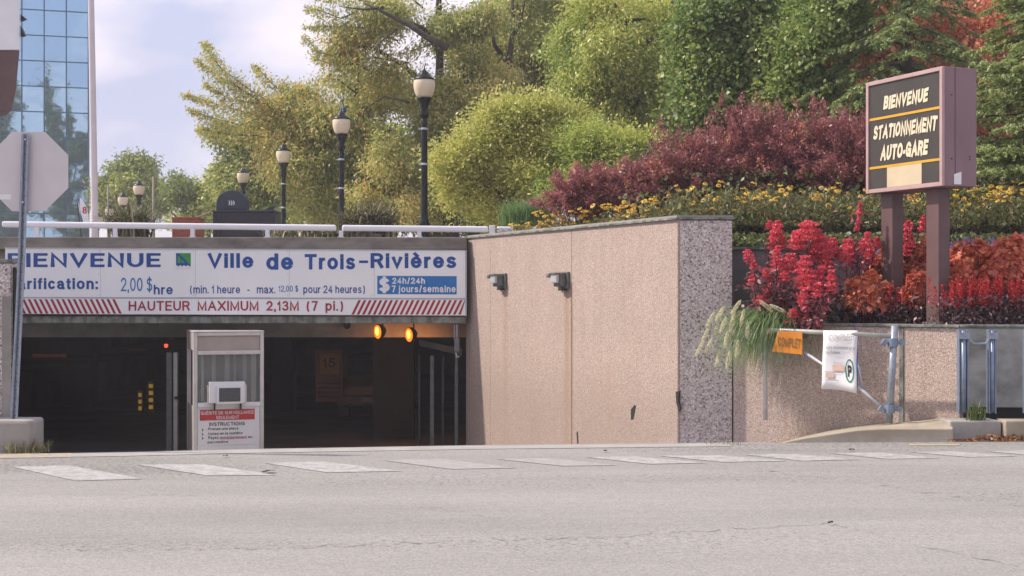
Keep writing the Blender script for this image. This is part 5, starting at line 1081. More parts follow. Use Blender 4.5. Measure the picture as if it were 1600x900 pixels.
# far trees left
tree('distant_tree', 'round light green tree far behind the flagpole and far lamps', 'tree', (W(215, 0, 76).x, 76, 2.4), W(215, 270, 76), .25,
     [blob(210, 290, 48, 45, 76), blob(180, 318, 30, 25, 76), blob(245, 310, 28, 30, 76), blob(215, 262, 28, 24, 76), blob(165, 300, 22, 26, 76)], 2600, 11, .19, 'leaf_maple', seed=3, spread=.45, tbase=.85, gap=-.25, freq=.5, twigs=20)
tree('distant_tree', 'dark small tree far away between the light green tree and the big trees', 'tree', (W(290, 0, 70).x, 70, 2.4), W(290, 290, 70), .2,
     [blob(285, 305, 26, 32, 70), blob(310, 318, 20, 24, 70), blob(265, 330, 22, 16, 70)], 1100, 9, .19, 'leaf_dark', seed=4, spread=.42, tbase=.8, gap=-.3, freq=.5, twigs=15)
tree('distant_tree', 'yellowish shrub-like tree behind the brick planter', 'tree', (W(325, 0, 70).x, 70, 2.4), W(325, 310, 70), .15,
     [blob(322, 310, 24, 34, 70), blob(300, 345, 40, 18, 70), blob(345, 290, 20, 30, 70)], 1000, 9, .2, 'leaf_yellowgreen', seed=5, spread=.45, tbase=.5, twigs=15)
# left tree of the main group, dark green
tree('dark_tree', 'dark green tree with leaves down to the waste station, left end of the row', 'tree', (W(395, 0, 52).x, 52, 2.4), W(395, 200, 52), .22,
     [blob(385, 230, 52, 50, 52), blob(375, 290, 45, 40, 52), blob(420, 300, 60, 45, 52), blob(350, 205, 20, 20, 52), blob(440, 230, 50, 60, 52), blob(348, 275, 16, 22, 52)], 3000, 16, .13, 'leaf_olive', seed=6, spread=.40, tbase=.25, tvar=.35, gap=-.5, freq=.8, asp=.5)
# long arching arms against the sky
def arm_path(pts, y): return [W(px, py, y) for px, py in pts]
def arms(parent, paths, y, per_m, size, leafm, seed, spread=.3, r=.03, hang=.35):
    g = np.random.default_rng(seed); mb = MB(); C3 = []; D3 = []; T3 = []
    for pts in paths:
        P_ = arm_path(pts, y); P_ = [p+Vector((0, g.uniform(-.6, .6), 0)) for p in P_]; n = len(P_); mb = MB(); mb.tube(P_, [r*(1-.8*i/(n-1)) for i in range(n)], 5); obj('limb', mb, 'bark', parent, smooth=True)
        for i in range(n-1):
            L_ = (P_[i+1]-P_[i]).length; m_ = int(L_*per_m); tt = g.random(m_); f_ = (i+tt)/(n-1)
            base = np.array(P_[i])[None]+(np.array(P_[i+1])-np.array(P_[i]))[None]*tt[:, None]
            sp = spread*(1.25-f_)[:, None]
            off = g.normal(size=(m_, 3))*sp*np.array([.8, .8, .55]); off[:, 2] -= hang*sp[:, 0]*g.random(m_)*2
            C3.append(base+off); dd = np.tile(np.array((P_[i+1]-P_[i]).normalized())[None], (m_, 1))*.6+g.normal(size=(m_, 3))*.5; dd[:, 2] -= .8; D3.append(dd)
    c = np.concatenate(C3); d = np.concatenate(D3); sz = size*(1+.25*g.normal(size=len(c))).clip(.5, 1.7)
    v, q = leafquads(c, d, sz, .36, seed); ti = (.55+.22*g.normal(size=len(c))+.12*pn(c, .9)).clip(0, 1)
    raw_mesh('outer_leaves', v, q, ti, [leafm], parent)
Y1 = 42
T1 = tree('honey_locust', 'feathery yellow-green tree arching over the waste station toward the open sky', 'tree', (W(560, 0, Y1).x, Y1, 2.4), W(560, 110, Y1), .22,
     [blob(500, 180, 80, 50, Y1), blob(560, 230, 90, 70, Y1), blob(490, 270, 80, 60, Y1), blob(600, 150, 70, 60, Y1), blob(540, 310, 80, 40, Y1), blob(610, 290, 80, 60, Y1), blob(455, 210, 50, 45, Y1)],
     5600, 16, .105, 'leaf_olive', seed=7, spread=.38, tbase=.55, tvar=.45, gap=-.40, freq=1.2, droop=.9, asp=.38,
     extra=[(arm_path([(560, 330), (575, 290), (600, 262), (640, 225)], Y1-1.2), .09)])
arms(T1, [[(470, 190), (430, 165), (390, 140), (350, 110), (322, 78), (314, 60)], [(470, 190), (420, 168), (370, 135), (330, 110), (305, 92)], [(480, 210), (430, 190), (380, 172), (335, 160), (292, 150)], [(470, 215), (420, 205), (370, 195), (330, 185), (298, 172)],
          [(470, 180), (440, 145), (415, 120), (395, 100)], [(480, 170), (455, 140), (440, 125)], [(460, 230), (410, 215), (365, 212), (325, 206), (312, 200)], [(500, 160), (480, 140), (465, 130)], [(430, 165), (390, 160), (350, 150), (318, 128)], [(520, 120), (500, 135), (470, 150), (430, 160), (400, 165)]], Y1, 420, .105, 'leaf_olive', 21, spread=.34)
Y2 = 40
T2 = tree('honey_locust', 'tall yellowing tree behind the nearest street lamp with limbs crossing open sky', 'tree', (W(705, 0, Y2).x, Y2, 2.4), W(690, -60, Y2), .24,
     [blob(650, 230, 70, 60, Y2), blob(700, 290, 60, 60, Y2), blob(640, 310, 80, 45, Y2), blob(690, 170, 60, 50, Y2), blob(755, 120, 50, 60, Y2), blob(640, 110, 50, 40, Y2), blob(600, 25, 55, 25, Y2), blob(700, 40, 60, 22, Y2), blob(540, 70, 40, 26, Y2), blob(760, 20, 50, 40, Y2), blob(735, 200, 45, 55, Y2), blob(725, 110, 35, 50, Y2), blob(590, 330, 60, 35, Y2)],
     6400, 16, .10, 'leaf_olive', seed=8, spread=.36, tbase=.52, tvar=.45, gap=-.15, freq=1.5, droop=.8, asp=.38,
     extra=[(arm_path([(700, 75), (670, 60), (640, 40), (600, 20), (570, 5)], Y2-1.3), .11), (arm_path([(600, 12), (570, 15), (530, 10)], Y2-1.3), .05), (arm_path([(620, 45), (595, 65), (580, 95)], Y2-1.2), .035), (arm_path([(640, 160), (600, 150), (570, 170), (560, 200)], Y2-1.2), .04)])
arms(T2, [[(640, 20), (590, 10), (540, 0), (500, -10), (470, -20)], [(620, 60), (570, 45), (525, 40), (480, 45)], [(640, 100), (590, 95), (540, 90), (500, 85), (478, 60)], [(600, 120), (560, 105), (520, 100), (490, 90)], [(660, 10), (640, -10), (600, -15), (540, -20), (500, -25)], [(560, 20), (530, 25), (505, 20), (480, 12)], [(700, 60), (660, 70), (620, 80)], [(560, 150), (530, 125), (500, 118)]], Y2, 380, .10, 'leaf_olive', 22, spread=.36)
Y3 = 43
tree('elm_tree', 'green tree with a dark forked trunk standing right of the nearest street lamp', 'tree', (W(770, 0, Y3).x, Y3, 2.4), W(795, -30, Y3), .2,
     [blob(800, 60, 70, 70, Y3), blob(780, 150, 50, 50, Y3), blob(850, 120, 70, 70, Y3), blob(900, 50, 80, 70, Y3), blob(860, 0, 80, 40, Y3), blob(760, 230, 60, 60, Y3), blob(830, 200, 70, 50, Y3), blob(900, 150, 60, 60, Y3), blob(730, 60, 40, 50, Y3)],
     5600, 15, .105, 'leaf_olive', seed=9, spread=.36, tbase=.46, tvar=.40, gap=-.25, freq=1.3, droop=.6, asp=.42,
     extra=[(arm_path([(777, 165), (790, 130), (796, 90), (802, 40), (800, -20)], Y3-2.0), .16), (arm_path([(794, 100), (772, 70), (768, 30), (760, -10)], Y3-2.0), .09), (arm_path([(798, 70), (815, 30), (822, -10)], Y3-2.0), .06)])
Y4 = 34
tree('locust_tree', 'pale yellow-green tree filling the top above the lime shrub', 'tree', (W(960, 0, Y4).x, Y4, 2.9), W(960, 0, Y4), .2,
     [blob(960, 70, 80, 80, Y4), blob(1010, 30, 70, 60, Y4), blob(930, 150, 70, 60, Y4), blob(1000, 150, 70, 60, Y4), blob(1030, 110, 50, 60, Y4), blob(940, 10, 60, 40, Y4), blob(980, 220, 80, 50, Y4), blob(1040, 210, 50, 50, Y4), blob(885, 60, 50, 60, Y4), blob(900, 190, 50, 45, Y4), blob(1070, 40, 40, 60, Y4)],
     6000, 15, .085, 'leaf_yellowgreen', seed=10, spread=.42, tbase=.45, tvar=.45, gap=-.15, freq=1.4, droop=.6, asp=.42)
Y5 = 29
tree('lime_shrub', 'bright lime-yellow bushy tree right of the nearest street lamp', 'tree', (W(800, 0, Y5).x, Y5, 2.4), W(800, 230, Y5), .10,
     [blob(740, 220, 48, 44, Y5), blob(800, 210, 55, 44, Y5), blob(720, 260, 44, 40, Y5), blob(770, 285, 60, 45, Y5), blob(850, 215, 50, 40, Y5), blob(840, 270, 60, 45, Y5), blob(715, 300, 28, 30, Y5), blob(780, 330, 50, 25, Y5), blob(835, 175, 34, 26, Y5), blob(885, 190, 44, 34, Y5), blob(775, 175, 26, 20, Y5), blob(905, 240, 50, 50, Y5)],
     6000, 13, .066, 'leaf_lime', seed=12, spread=.27, tbase=.58, tvar=.42, gap=-.45, freq=2., droop=-.1, asp=.48, depth=.6)
tree('green_shrub', 'mid green leafy shrub between the lime shrub and the purple barberries', 'shrub', (W(920, 0, 28).x, 28, 2.6), W(920, 250, 28), .08,
     [blob(900, 240, 50, 50, 28), blob(955, 250, 60, 55, 28), blob(1010, 250, 50, 50, 28), blob(870, 290, 40, 45, 28), blob(930, 300, 60, 40, 28)],
     4200, 13, .066, 'leaf_yellowgreen', seed=13, spread=.26, tbase=.40, tvar=.35, gap=-.5, freq=2., droop=-.1, asp=.45, depth=.6)
Y6 = 27
tree('maple_tree', 'dense green maple with large leaves above the purple barberries', 'tree', (W(1140, 0, Y6).x, Y6, 3.2), W(1140, 30, Y6), .16,
     [blob(1120, 40, 60, 50, Y6), blob(1180, 20, 70, 50, Y6), blob(1100, 100, 50, 50, Y6), blob(1160, 100, 60, 55, Y6), blob(1210, 80, 60, 60, Y6), blob(1110, 165, 55, 45, Y6), blob(1180, 170, 60, 50, Y6), blob(1080, 50, 30, 50, Y6), blob(1240, 30, 50, 50, Y6)],
     4200, 19, .075, 'leaf_maple', seed=14, spread=.34, tbase=.50, tvar=.6, gap=-.12, freq=1.8, droop=.2, asp=.85, depth=.6, lump=.3)
# orange-leaved tree behind the spruces
Y7 = 33
tree('red_maple', 'orange-red autumn maple glimpsed between the spruces behind the brown sign', 'tree', (W(1400, 0, Y7).x, Y7, 3.4), W(1400, 40, Y7), .16,
     [blob(1330, 60, 80, 80, Y7), blob(1420, 50, 80, 80, Y7), blob(1500, 110, 70, 90, Y7), blob(1330, 160, 60, 60, Y7), blob(1420, 150, 80, 70, Y7), blob(1540, 200, 60, 70, Y7), blob(1550, 60, 60, 80, Y7)],
     4200, 12, .10, 'leaf_orange', seed=15, spread=.28, tbase=.45, tvar=.5, gap=-.6, freq=1.5, droop=.2, asp=.8)
# backdrop of darker trees closing the gaps
for i, (px, y, cyy, lab, r1) in enumerate(((520, 60, 290, 'pale tree mass low behind the two left honey locusts', 110), (680, 58, 260, 'pale green tree far behind the nearest street lamp', 100), (860, 56, 130, 'pale green tree far behind the forked elm trunk', 150), (1080, 50, 80, 'green tree standing behind the dense maple', 150), (1290, 46, 120, 'green tree standing behind the drooping spruce', 150), (1500, 42, 130, 'green tree standing behind the right spruce', 150), (1640, 40, 200, 'green tree beyond the right edge of the spruce', 120))):
    vr = min(r1, 330-cyy) if cyy > 200 else r1
    tree('background_tree', lab, 'tree', (W(px, 0, y).x, y, 2.4), W(px, cyy, y), .25, [blob(px-r1*.4, cyy-20, r1*.6, vr*.7, y), blob(px+r1*.4, cyy, r1*.6, vr*.8, y), blob(px, cyy+vr*.4, r1*.7, vr*.6, y), blob(px, cyy-vr*.4, r1*.6, vr*.6, y)],
         2600, 11, .22, 'leaf_maple' if px > 1000 else 'leaf_yellowgreen', seed=30+i, spread=.6, tbase=.5, tvar=.4, gap=-.7, freq=.8, asp=.6, twigs=10, group='trees closing the view behind the garden')
for i, (px, y, w_, lab) in enumerate(((420, 47, 60, 'low dark hedge behind the waste station seen under the rail'), (540, 46, 70, 'low dark hedge behind the middle street lamps'), (660, 46, 70, 'low dark hedge behind the nearest street lamp'), (760, 45, 55, 'low dark hedge at the rail end before the lime shrub'))):
    t = thing('hedge', lab, 'hedge', (W(px, 0, y).x, y, 2.44), 'low hedge along the back of the plaza'); crown_mesh(t, [blob(px, 348, w_, 26, y, 1.0)], 1500, 9, .12, 'leaf_dark', gap=-.8, seed=200+i, spread=.2, tbase=.4, droop=0, asp=.55, name='foliage')
    mb = MB(); c = Vector((W(px, 0, y).x, y, 2.44))
    for k in range(8): q = c+Vector((random.uniform(-1, 1), random.uniform(-.3, .3), 0)); mb.tube([q, q+Vector((random.uniform(-.2, .2), 0, .6))], [.02, .008], 4, False)
    obj('stem', mb, 'bark', t, kind='stuff')
# spruces
def spruce(lab, px, y, z0, ztop, rmax, nwh, seed, tb=.5, droop=.35, side=None, dens=1.):
    base = (W(px, 0, y).x, y, z0); t = thing('spruce_tree', lab, 'tree', base); g = np.random.default_rng(seed)
    mb = MB(); mb.tube([base, (base[0], y, (z0+ztop)/2), (base[0], y, ztop)], [.16, .09, .02], 9); obj('trunk', mb, 'bark', t, smooth=True)
    bm_ = MB(); C3 = []; D3 = []; T3 = []
    for k in range(nwh):
        f_ = (k+.5)/nwh; z = z0+.4+(ztop-z0-.5)*f_; rr = rmax*(1-f_)**.75+.15; nb = 7
        for j in range(nb):
            az = 2*math.pi*(j+g.random())/nb+k*.7; ln = rr*(.75+.35*g.random()); up_ = g.uniform(-.12, .30); z = z0+.4+(ztop-z0-.5)*(f_+g.normal()*.035)
            n_ = 7; P_ = []
            for i in range(n_):
                s_ = i/(n_-1); P_.append(Vector((base[0]+math.cos(az)*ln*s_, y+math.sin(az)*ln*s_, z+up_*ln*s_-droop*ln*s_**1.7*.6+.12*ln*max(0, s_-.75))))
            bm_.tube(P_, [.022*(1-.85*i/(n_-1)) for i in range(n_)], 4, False)
            # secondary sprays hanging off the branch on both sides
            ns = int(ln*17*dens)+5
            for q_ in range(ns):
                s_ = .12+.88*g.random(); i = min(int(s_*(n_-1)), n_-2); p = P_[i].lerp(P_[i+1], s_*(n_-1)-i)
                sd = 1 if g.random() < .5 else -1; w_ = (.12+.26*(1-s_)*min(1, rr))*(.6+.8*g.random())
                dv = Vector((math.cos(az)*.55-math.sin(az)*sd, math.sin(az)*.55+math.cos(az)*sd, -.25-.7*droop*g.random())).normalized()
                m_ = int(30*dens); tt = g.random(m_)**.8
                pts = np.array(p)[None]+np.array(dv)[None]*(tt*w_*1.3)[:, None]+g.normal(size=(m_, 3))*.013; C3.append(pts)
                nd = np.array(dv)[None]*.9+g.normal(size=(m_, 3))*.55; D3.append(nd); T3.append(np.full(m_, g.normal()*.14+.22*s_))
    obj('branch', bm_, 'bark', t, smooth=True, kind='stuff')
    c = np.concatenate(C3); d = np.concatenate(D3); tt = np.concatenate(T3); v, q = leafquads(c, d, np.full(len(c), .075), .30, seed, .8)
    raw_mesh('crown', v, q, (tb-.1+tt+g.normal(size=len(c))*.12).clip(0, 1), ['needle'], t)
    return t
spruce('tall spruce with drooping branches and bare trunk above the brown sign', 1415, 25, 3.0, 9.5, 2.5, 19, 41, .60, .7, dens=.9)
spruce('lush spruce with layered branches at the right edge beside the brown sign', 1640, 20.5, 2.7, 7.2, 1.75, 19, 42, .72, .45, dens=1.1)
tree('maple_tree', 'sunlit green maple between the dense maple and the tall spruce', 'tree', (W(1270, 0, 26).x, 26, 3.2), W(1270, 40, 26), .13,
     [blob(1255, 60, 50, 50, 26), blob(1290, 20, 50, 45, 26), blob(1240, 130, 45, 45, 26), blob(1290, 110, 40, 40, 26), blob(1270, 180, 45, 30, 26)],
     2900, 16, .072, 'leaf_maple', seed=16, spread=.32, tbase=.62, tvar=.45, gap=-.3, freq=1.8, droop=.5, asp=.7, depth=.6)
# ---- barberries: arching purple shrubs
def arching_shrub(name, lab, cat, px, pyb, y, w_, h_, n, leafm, stemm, seed, size=.04, group=None, tb=.45):
    b = W(px, pyb, y); t = thing(name, lab, cat, tuple(b), group); g = np.random.default_rng(seed); mb = MB(); C3 = []; D3 = []; T3 = []
    for k in range(n):
        az = g.random()*2*math.pi; el = g.random()**.7; L_ = h_*(.55+.5*g.random()); out = w_*el
        n_ = 7; P_ = []; s0 = g.normal()*.25*w_; s1 = g.normal()*.2*w_
        top = L_*(1-.45*el**2)
        for i in range(n_):
            s_ = i/(n_-1); P_.append(Vector((b.x+s0*(1)+math.cos(az)*out*s_**1.25, b.y+s1*.6+math.sin(az)*out*.7*s_**1.25, b.z+top*(s_**.8)*(1.18-.18*s_)-.12*L_*el*s_**3)))
        if k % 3 == 0: mb.tube(P_, [.008*(1-.8*i/(n_-1)) for i in range(n_)], 3, False)
        m_ = 130; tt = (.15+.85*g.random(m_)**.75); idx = np.minimum((tt*(n_-1)).astype(int), n_-2); Pa = np.array([list(p) for p in P_]); fr_ = tt*(n_-1)-idx
        pp = Pa[idx]*(1-fr_)[:, None]+Pa[idx+1]*fr_[:, None]+g.normal(size=(m_, 3))*.035; C3.append(pp); tan = Pa[idx+1]-Pa[idx]; tan /= np.linalg.norm(tan, axis=1, keepdims=True)
        D3.append(tan+g.normal(size=(m_, 3))*.7); T3.append(np.full(m_, g.normal()*.15)+(.25*(tt-.6)))
    c = np.concatenate(C3); v, q = leafquads(c, np.concatenate(D3), size*(1+.3*g.normal(size=len(c))).clip(.5, 1.6), .5, seed)
    raw_mesh('foliage', v, q, (tb+np.concatenate(T3)+g.normal(size=len(c))*.12).clip(0, 1), [leafm], t); obj('stem', mb, stemm, t, kind='stuff')
BB = [(925, 350, 21.5, .80, .95, 120, 'low purple barberry over the yellow flowers, left end of the barberry row'), (1000, 345, 22, .75, 1.05, 110, 'purple barberry second from the left, above the wall coping'), (1085, 340, 22, 1.0, 1.55, 180, 'wide purple barberry with a few orange sprigs, behind the wall corner'),
      (1180, 335, 22.3, 1.05, 1.95, 210, 'tallest purple barberry with spiky shoots under the maple'), (1275, 340, 22, 1.0, 1.90, 200, 'dark purple barberry left of the brown sign'), (1345, 345, 21.5, .85, 1.75, 150, 'purple barberry partly hidden behind the brown sign'), (1440, 350, 21.5, 1.0, 1.1, 130, 'dim purple barberry seen below and between the sign posts')]
for i, (px, pb_, y, w_, h_, n, lab) in enumerate(BB): arching_shrub('barberry_shrub', lab, 'shrub', px, pb_, y, w_, h_, n, 'barberry', 'plum_stem', 60+i, .05, 'purple barberry shrubs on the slope', tb=.54 if i < 4 else .46)
# ---- black-eyed Susans: many small flowers in beds, nobody could count
def flower_bed(lab, pts, seed, n, hgt, nleaf, fsz=.045, petal='petal_yellow', cat='flowers', group=None):
    """pts: list of (x,y,z,spread)"""
    g = np.random.default_rng(seed); P_ = np.array([p[:3] for p in pts]); sp = np.array([p[3] for p in pts]); k = g.integers(len(pts), size=n)
    base = P_[k]+np.c_[g.normal(size=(n, 2))*sp[k][:, None], np.zeros(n)]; h = hgt*(.50+.70*g.random(n)); V = []; Q = []; M = []; T = []
    tip = base+np.c_[g.normal(size=(n, 2))*.05, h]
    o = 0
    for i in range(n):
        c = tip[i]; ax = np.array([g.normal()*.35-.1, g.normal()*.35-.55, 1]); ax /= np.linalg.norm(ax); a = np.cross(ax, [1, 0, .1]); a /= np.linalg.norm(a); b = np.cross(ax, a); tn_ = g.random(); s_ = fsz*(.75+.5*g.random())
        for j in range(9):
            th = 2*math.pi*j/9; r_ = a*math.cos(th)+b*math.sin(th); sd = np.cross(ax, r_)
            V += [c+r_*s_*.15, c+r_*s_*.65+sd*s_*.22, c+r_*s_*1.0-ax*s_*.25, c+r_*s_*.65-sd*s_*.22]; Q.append([o, o+1, o+2, o+3]); M.append(1); T.append(tn_); o += 4
        for j in range(3):
            th = j*2.1; r_ = a*math.cos(th)+b*math.sin(th); V += [c-r_*s_*.22, c+ax*s_*.28, c+r_*s_*.22, c+ax*s_*.02]; Q.append([o, o+1, o+2, o+3]); M.append(2); T.append(.3); o += 4
        V += [base[i]-[.003, 0, 0], base[i]+[.003, 0, 0], c+[.002, 0, 0], c-[.002, 0, 0]]; Q.append([o, o+1, o+2, o+3]); M.append(0); T.append(.4); o += 4
    kk = g.integers(len(pts), size=nleaf); lc = P_[kk]+np.c_[g.normal(size=(nleaf, 2))*sp[kk][:, None]*1.2, np.zeros(nleaf)]; lc[:, 2] += hgt*(.25+.85*g.random(nleaf)**1.3)*(.72+.42*pn(lc*np.array([1, 1, 0]), 5.5, seed))
    v, q = leafquads(lc, g.normal(size=(nleaf, 3))+np.array([0, 0, .8]), .055+.04*g.random(nleaf), .30, seed)
    V = np.concatenate([np.array(V), v]); Q = np.concatenate([np.array(Q), q+o]); M = np.concatenate([np.array(M), np.zeros(nleaf)]); T = np.concatenate([np.array(T), (.45+.3*g.normal(size=nleaf)).clip(0, 1)])
    return raw_mesh('flower_bed', V, Q, T, ['bed_leaf', petal, 'dark_foliage'], matidx=M, label=lab, cat=cat, kind='stuff', loc=tuple(P_[0]), group=group)
flower_bed('bed of yellow black-eyed flowers behind the wall coping, under the left barberries', [(W(px, 0, y).x, y, z, .16) for px, y, z in ((845, 22.6, 2.35), (880, 22.0, 2.35), (905, 21.5, 2.38), (930, 21.2, 2.38), (960, 20.7, 2.38), (990, 20.2, 2.38), (1015, 19.8, 2.38))], 71, 150, .42, 2600)
flower_bed('sparse yellow flowers at the far left end of the bed next to the rail', [(W(px, 0, y).x, y, 2.3, .1) for px, y in ((805, 23.6), (820, 23.3), (835, 23.0))], 72, 22, .36, 500)
flower_bed('wide bed of scattered yellow flowers behind the tall red blooms, left of the sign', [(W(px, 0, y).x, y, z, .26) for px, y, z in ((1060, 19.4, 2.38), (1110, 19.6, 2.40), (1160, 19.3, 2.38), (1210, 19.2, 2.35), (1260, 19.2, 2.35), (1310, 19.2, 2.35), (1360, 19.2, 2.35), (1400, 19.4, 2.36), (1200, 20.0, 2.5), (1300, 20.0, 2.5), (1150, 20.2, 2.5))], 73, 150, .52, 12000)
flower_bed('dense yellow flowers at the right edge beyond the sign posts', [(W(px, 0, y).x, y, z, .24) for px, y, z in ((1440, 19.2, 2.36), (1500, 19.2, 2.36), (1550, 19.3, 2.38), (1590, 19.1, 2.38), (1630, 19.3, 2.40), (1580, 20.0, 2.5))], 74, 150, .54, 6500)
def ground_leaves(name, lab, region, n, size, leafm, seed, cat='ground cover', z0=1.13, h=.2, asp=.6, tb=.5):
    g = np.random.default_rng(seed); a = np.array(region); k = g.integers(len(a), size=n); c = a[k, :3]+np.c_[g.normal(size=(n, 2))*a[k, 3:4], g.random(n)*h]
    v, q = leafquads(c, g.normal(size=(n, 3)), size*(.7+.6*g.random(n)), asp, seed); raw_mesh(name, v, q, (tb+.25*g.normal(size=n)).clip(0, 1), [leafm], label=lab, cat=cat, kind='stuff', loc=tuple(c[0]))
ground_leaves('ground_cover', 'low bright green leaves edging the top of the grey retaining wall', [(x, 18.5, 2.12, .14) for x in np.arange(2.85, 7.4, .22)], 2600, .08, 'flower_leaf', 75, h=.20, tb=.6)
ground_leaves('ground_cover', 'dark low foliage filling the lower bed behind the red plants', [(x, 16.9, 1.13, .28) for x in np.arange(3.3, 7.4, .3)], 5200, .09, 'dark_foliage', 76, h=.5)
ground_leaves('ground_cover', 'fine green groundcover on the slope under the barberries', [(x, y, hill(y-18.46), .45) for x in np.arange(2.6, 9, .6) for y in (19.5, 20.5, 22, 24, 26)], 9000, .09, 'flower_leaf', 77, h=.3)
# green grass mound next to rail
blades('ornamental_grass', 'soft bright green grass clump above the rail end, left of the barberries', 'grass', [tuple(W(px, 352, 24.9)) for px in (800, 818, 836, 852)], .55, 330, .10, 'fountain_grass', 80, lean=.55, wid=.006, tb=.45)
# strap-leaf plants in the plaza
for i, (px, y, w_, h_, lab) in enumerate(((577, 26.2, .13, .84, 'dark spiky strap-leaf plant behind the rail, right of the second lamp'), (205, 27.5, .13, .84, 'dark spiky strap-leaf plant behind the rail under the far lamps'), (480, 26.5, .30, .30, 'low spread of strap leaves below the rail by the third lamp'))):
    c = W(px, 0, y); t = thing('strap_leaf_plant', lab, 'plant', (c.x, y, 2.44), 'strap-leaf plants along the rail')
    mb = MB(); mb.lathe((c.x, y, 2.44), [(.22, 0), (.30, .12), (.32, .22), (.28, .22)], 16); obj('planter', mb, 'stained_concrete', t)
    blades('leaves', None, None, [(c.x, y, 2.6), (c.x-w_, y, 2.58), (c.x+w_, y, 2.58)], h_*1.08, 330, .05+w_*.5, 'strap_leaf', 81+i, lean=.95, curl=1.0, seg=5, wid=.017, parent=t, tb=.45, tv=.7)
# fountain grass with plumes spilling over the wall corner
t = thing('fountain_grass', 'arching green fountain grass with cream plumes spilling over the wall corner', 'ornamental grass', (W(1215, 0, 16.4).x, 16.4, 1.13))
g = np.random.default_rng(90); V = []; T = []; n = 1500; seg = 6; b0 = Vector((W(1222, 0, 16.45).x, 16.45, 1.05))
az = math.pi+.35+g.normal(size=n)*.95; L_ = .46+.46*g.random(n); dr = .3+.9*g.random(n); P0 = np.array(b0)[None]+np.c_[g.normal(size=n)*.13, g.normal(size=n)*.10, np.zeros(n)]
sd = np.c_[-np.sin(az), np.cos(az), np.zeros(n)]; R_ = []
for i in range(seg+1):
    s_ = i/seg; p = P0+np.c_[np.cos(az)*L_*.85*s_, np.sin(az)*L_*.55*s_, L_*(1.15*s_-(.6+dr)*s_**2.2)]; w_ = .0042*(1-s_)**.6+.0006; R_ += [p-sd*w_, p+sd*w_]
V = np.stack(R_, axis=1).reshape(-1, 3); kk = 2*(seg+1); bq = (np.arange(n)*kk)[:, None]; Q = np.concatenate([bq+np.array([[2*i, 2*i+1, 2*i+3, 2*i+2]]) for i in range(seg)], axis=0)
raw_mesh('blades', V, Q, np.tile((.5+.28*g.normal(size=n)).clip(0, 1), seg), ['fountain_grass'], t, kind='stuff')
PL = [(1093, 545, -8), (1122, 560, 5), (1138, 562, 12), (1108, 540, -5), (1118, 518, 0), (1152, 545, 15), (1135, 530, 10), (1110, 500, -10), (1145, 500, 5), (1125, 490, -15), (1150, 480, -20), (1197, 478, 60), (1215, 482, 70), (1168, 515, 20), (1103, 522, -8), (1130, 508, 0), (1160, 497, 10), (1141, 520, 6)]
for i, (px, py, an) in enumerate(PL):
    c = W(px, py, 15.9+.25*((i*37) % 10)/10-.0); g2 = np.random.default_rng(100+i); m_ = 300; a_ = R(an); ax = Vector((-.35*math.cos(a_)+math.sin(a_)*.8, -.1, -math.cos(a_)*.9)).normalized()
    tt = g2.random(m_)-.5; rad = .019*np.sqrt(np.maximum(0, 1-(2*tt)**2)); th = g2.random(m_)*6.28; u_ = np.array(ax.cross(Vector((0, 1, 0))).normalized()); w2 = np.cross(np.array(ax), u_)
    pp = np.array(c)[None]+np.array(ax)[None]*(tt*.20)[:, None]+u_[None]*(np.cos(th)*rad)[:, None]+w2[None]*(np.sin(th)*rad)[:, None]
    dd = np.array(ax)[None]+.9*(u_[None]*np.cos(th)[:, None]+w2[None]*np.sin(th)[:, None])
    v, q = leafquads(pp, dd, np.full(m_, .026), .22, i); raw_mesh('plume', v, q, g2.random(m_), ['plume_cream'], t)
    mb = MB(); e = c-ax*.07; mb.tube([e, e.lerp(b0, .35)+Vector((0, 0, .16)), e.lerp(b0, .7)+Vector((0, 0, .16)), b0], .0022, 4, False); obj('stalk', mb, 'plume_cream' if False else 'pale_wood', t)
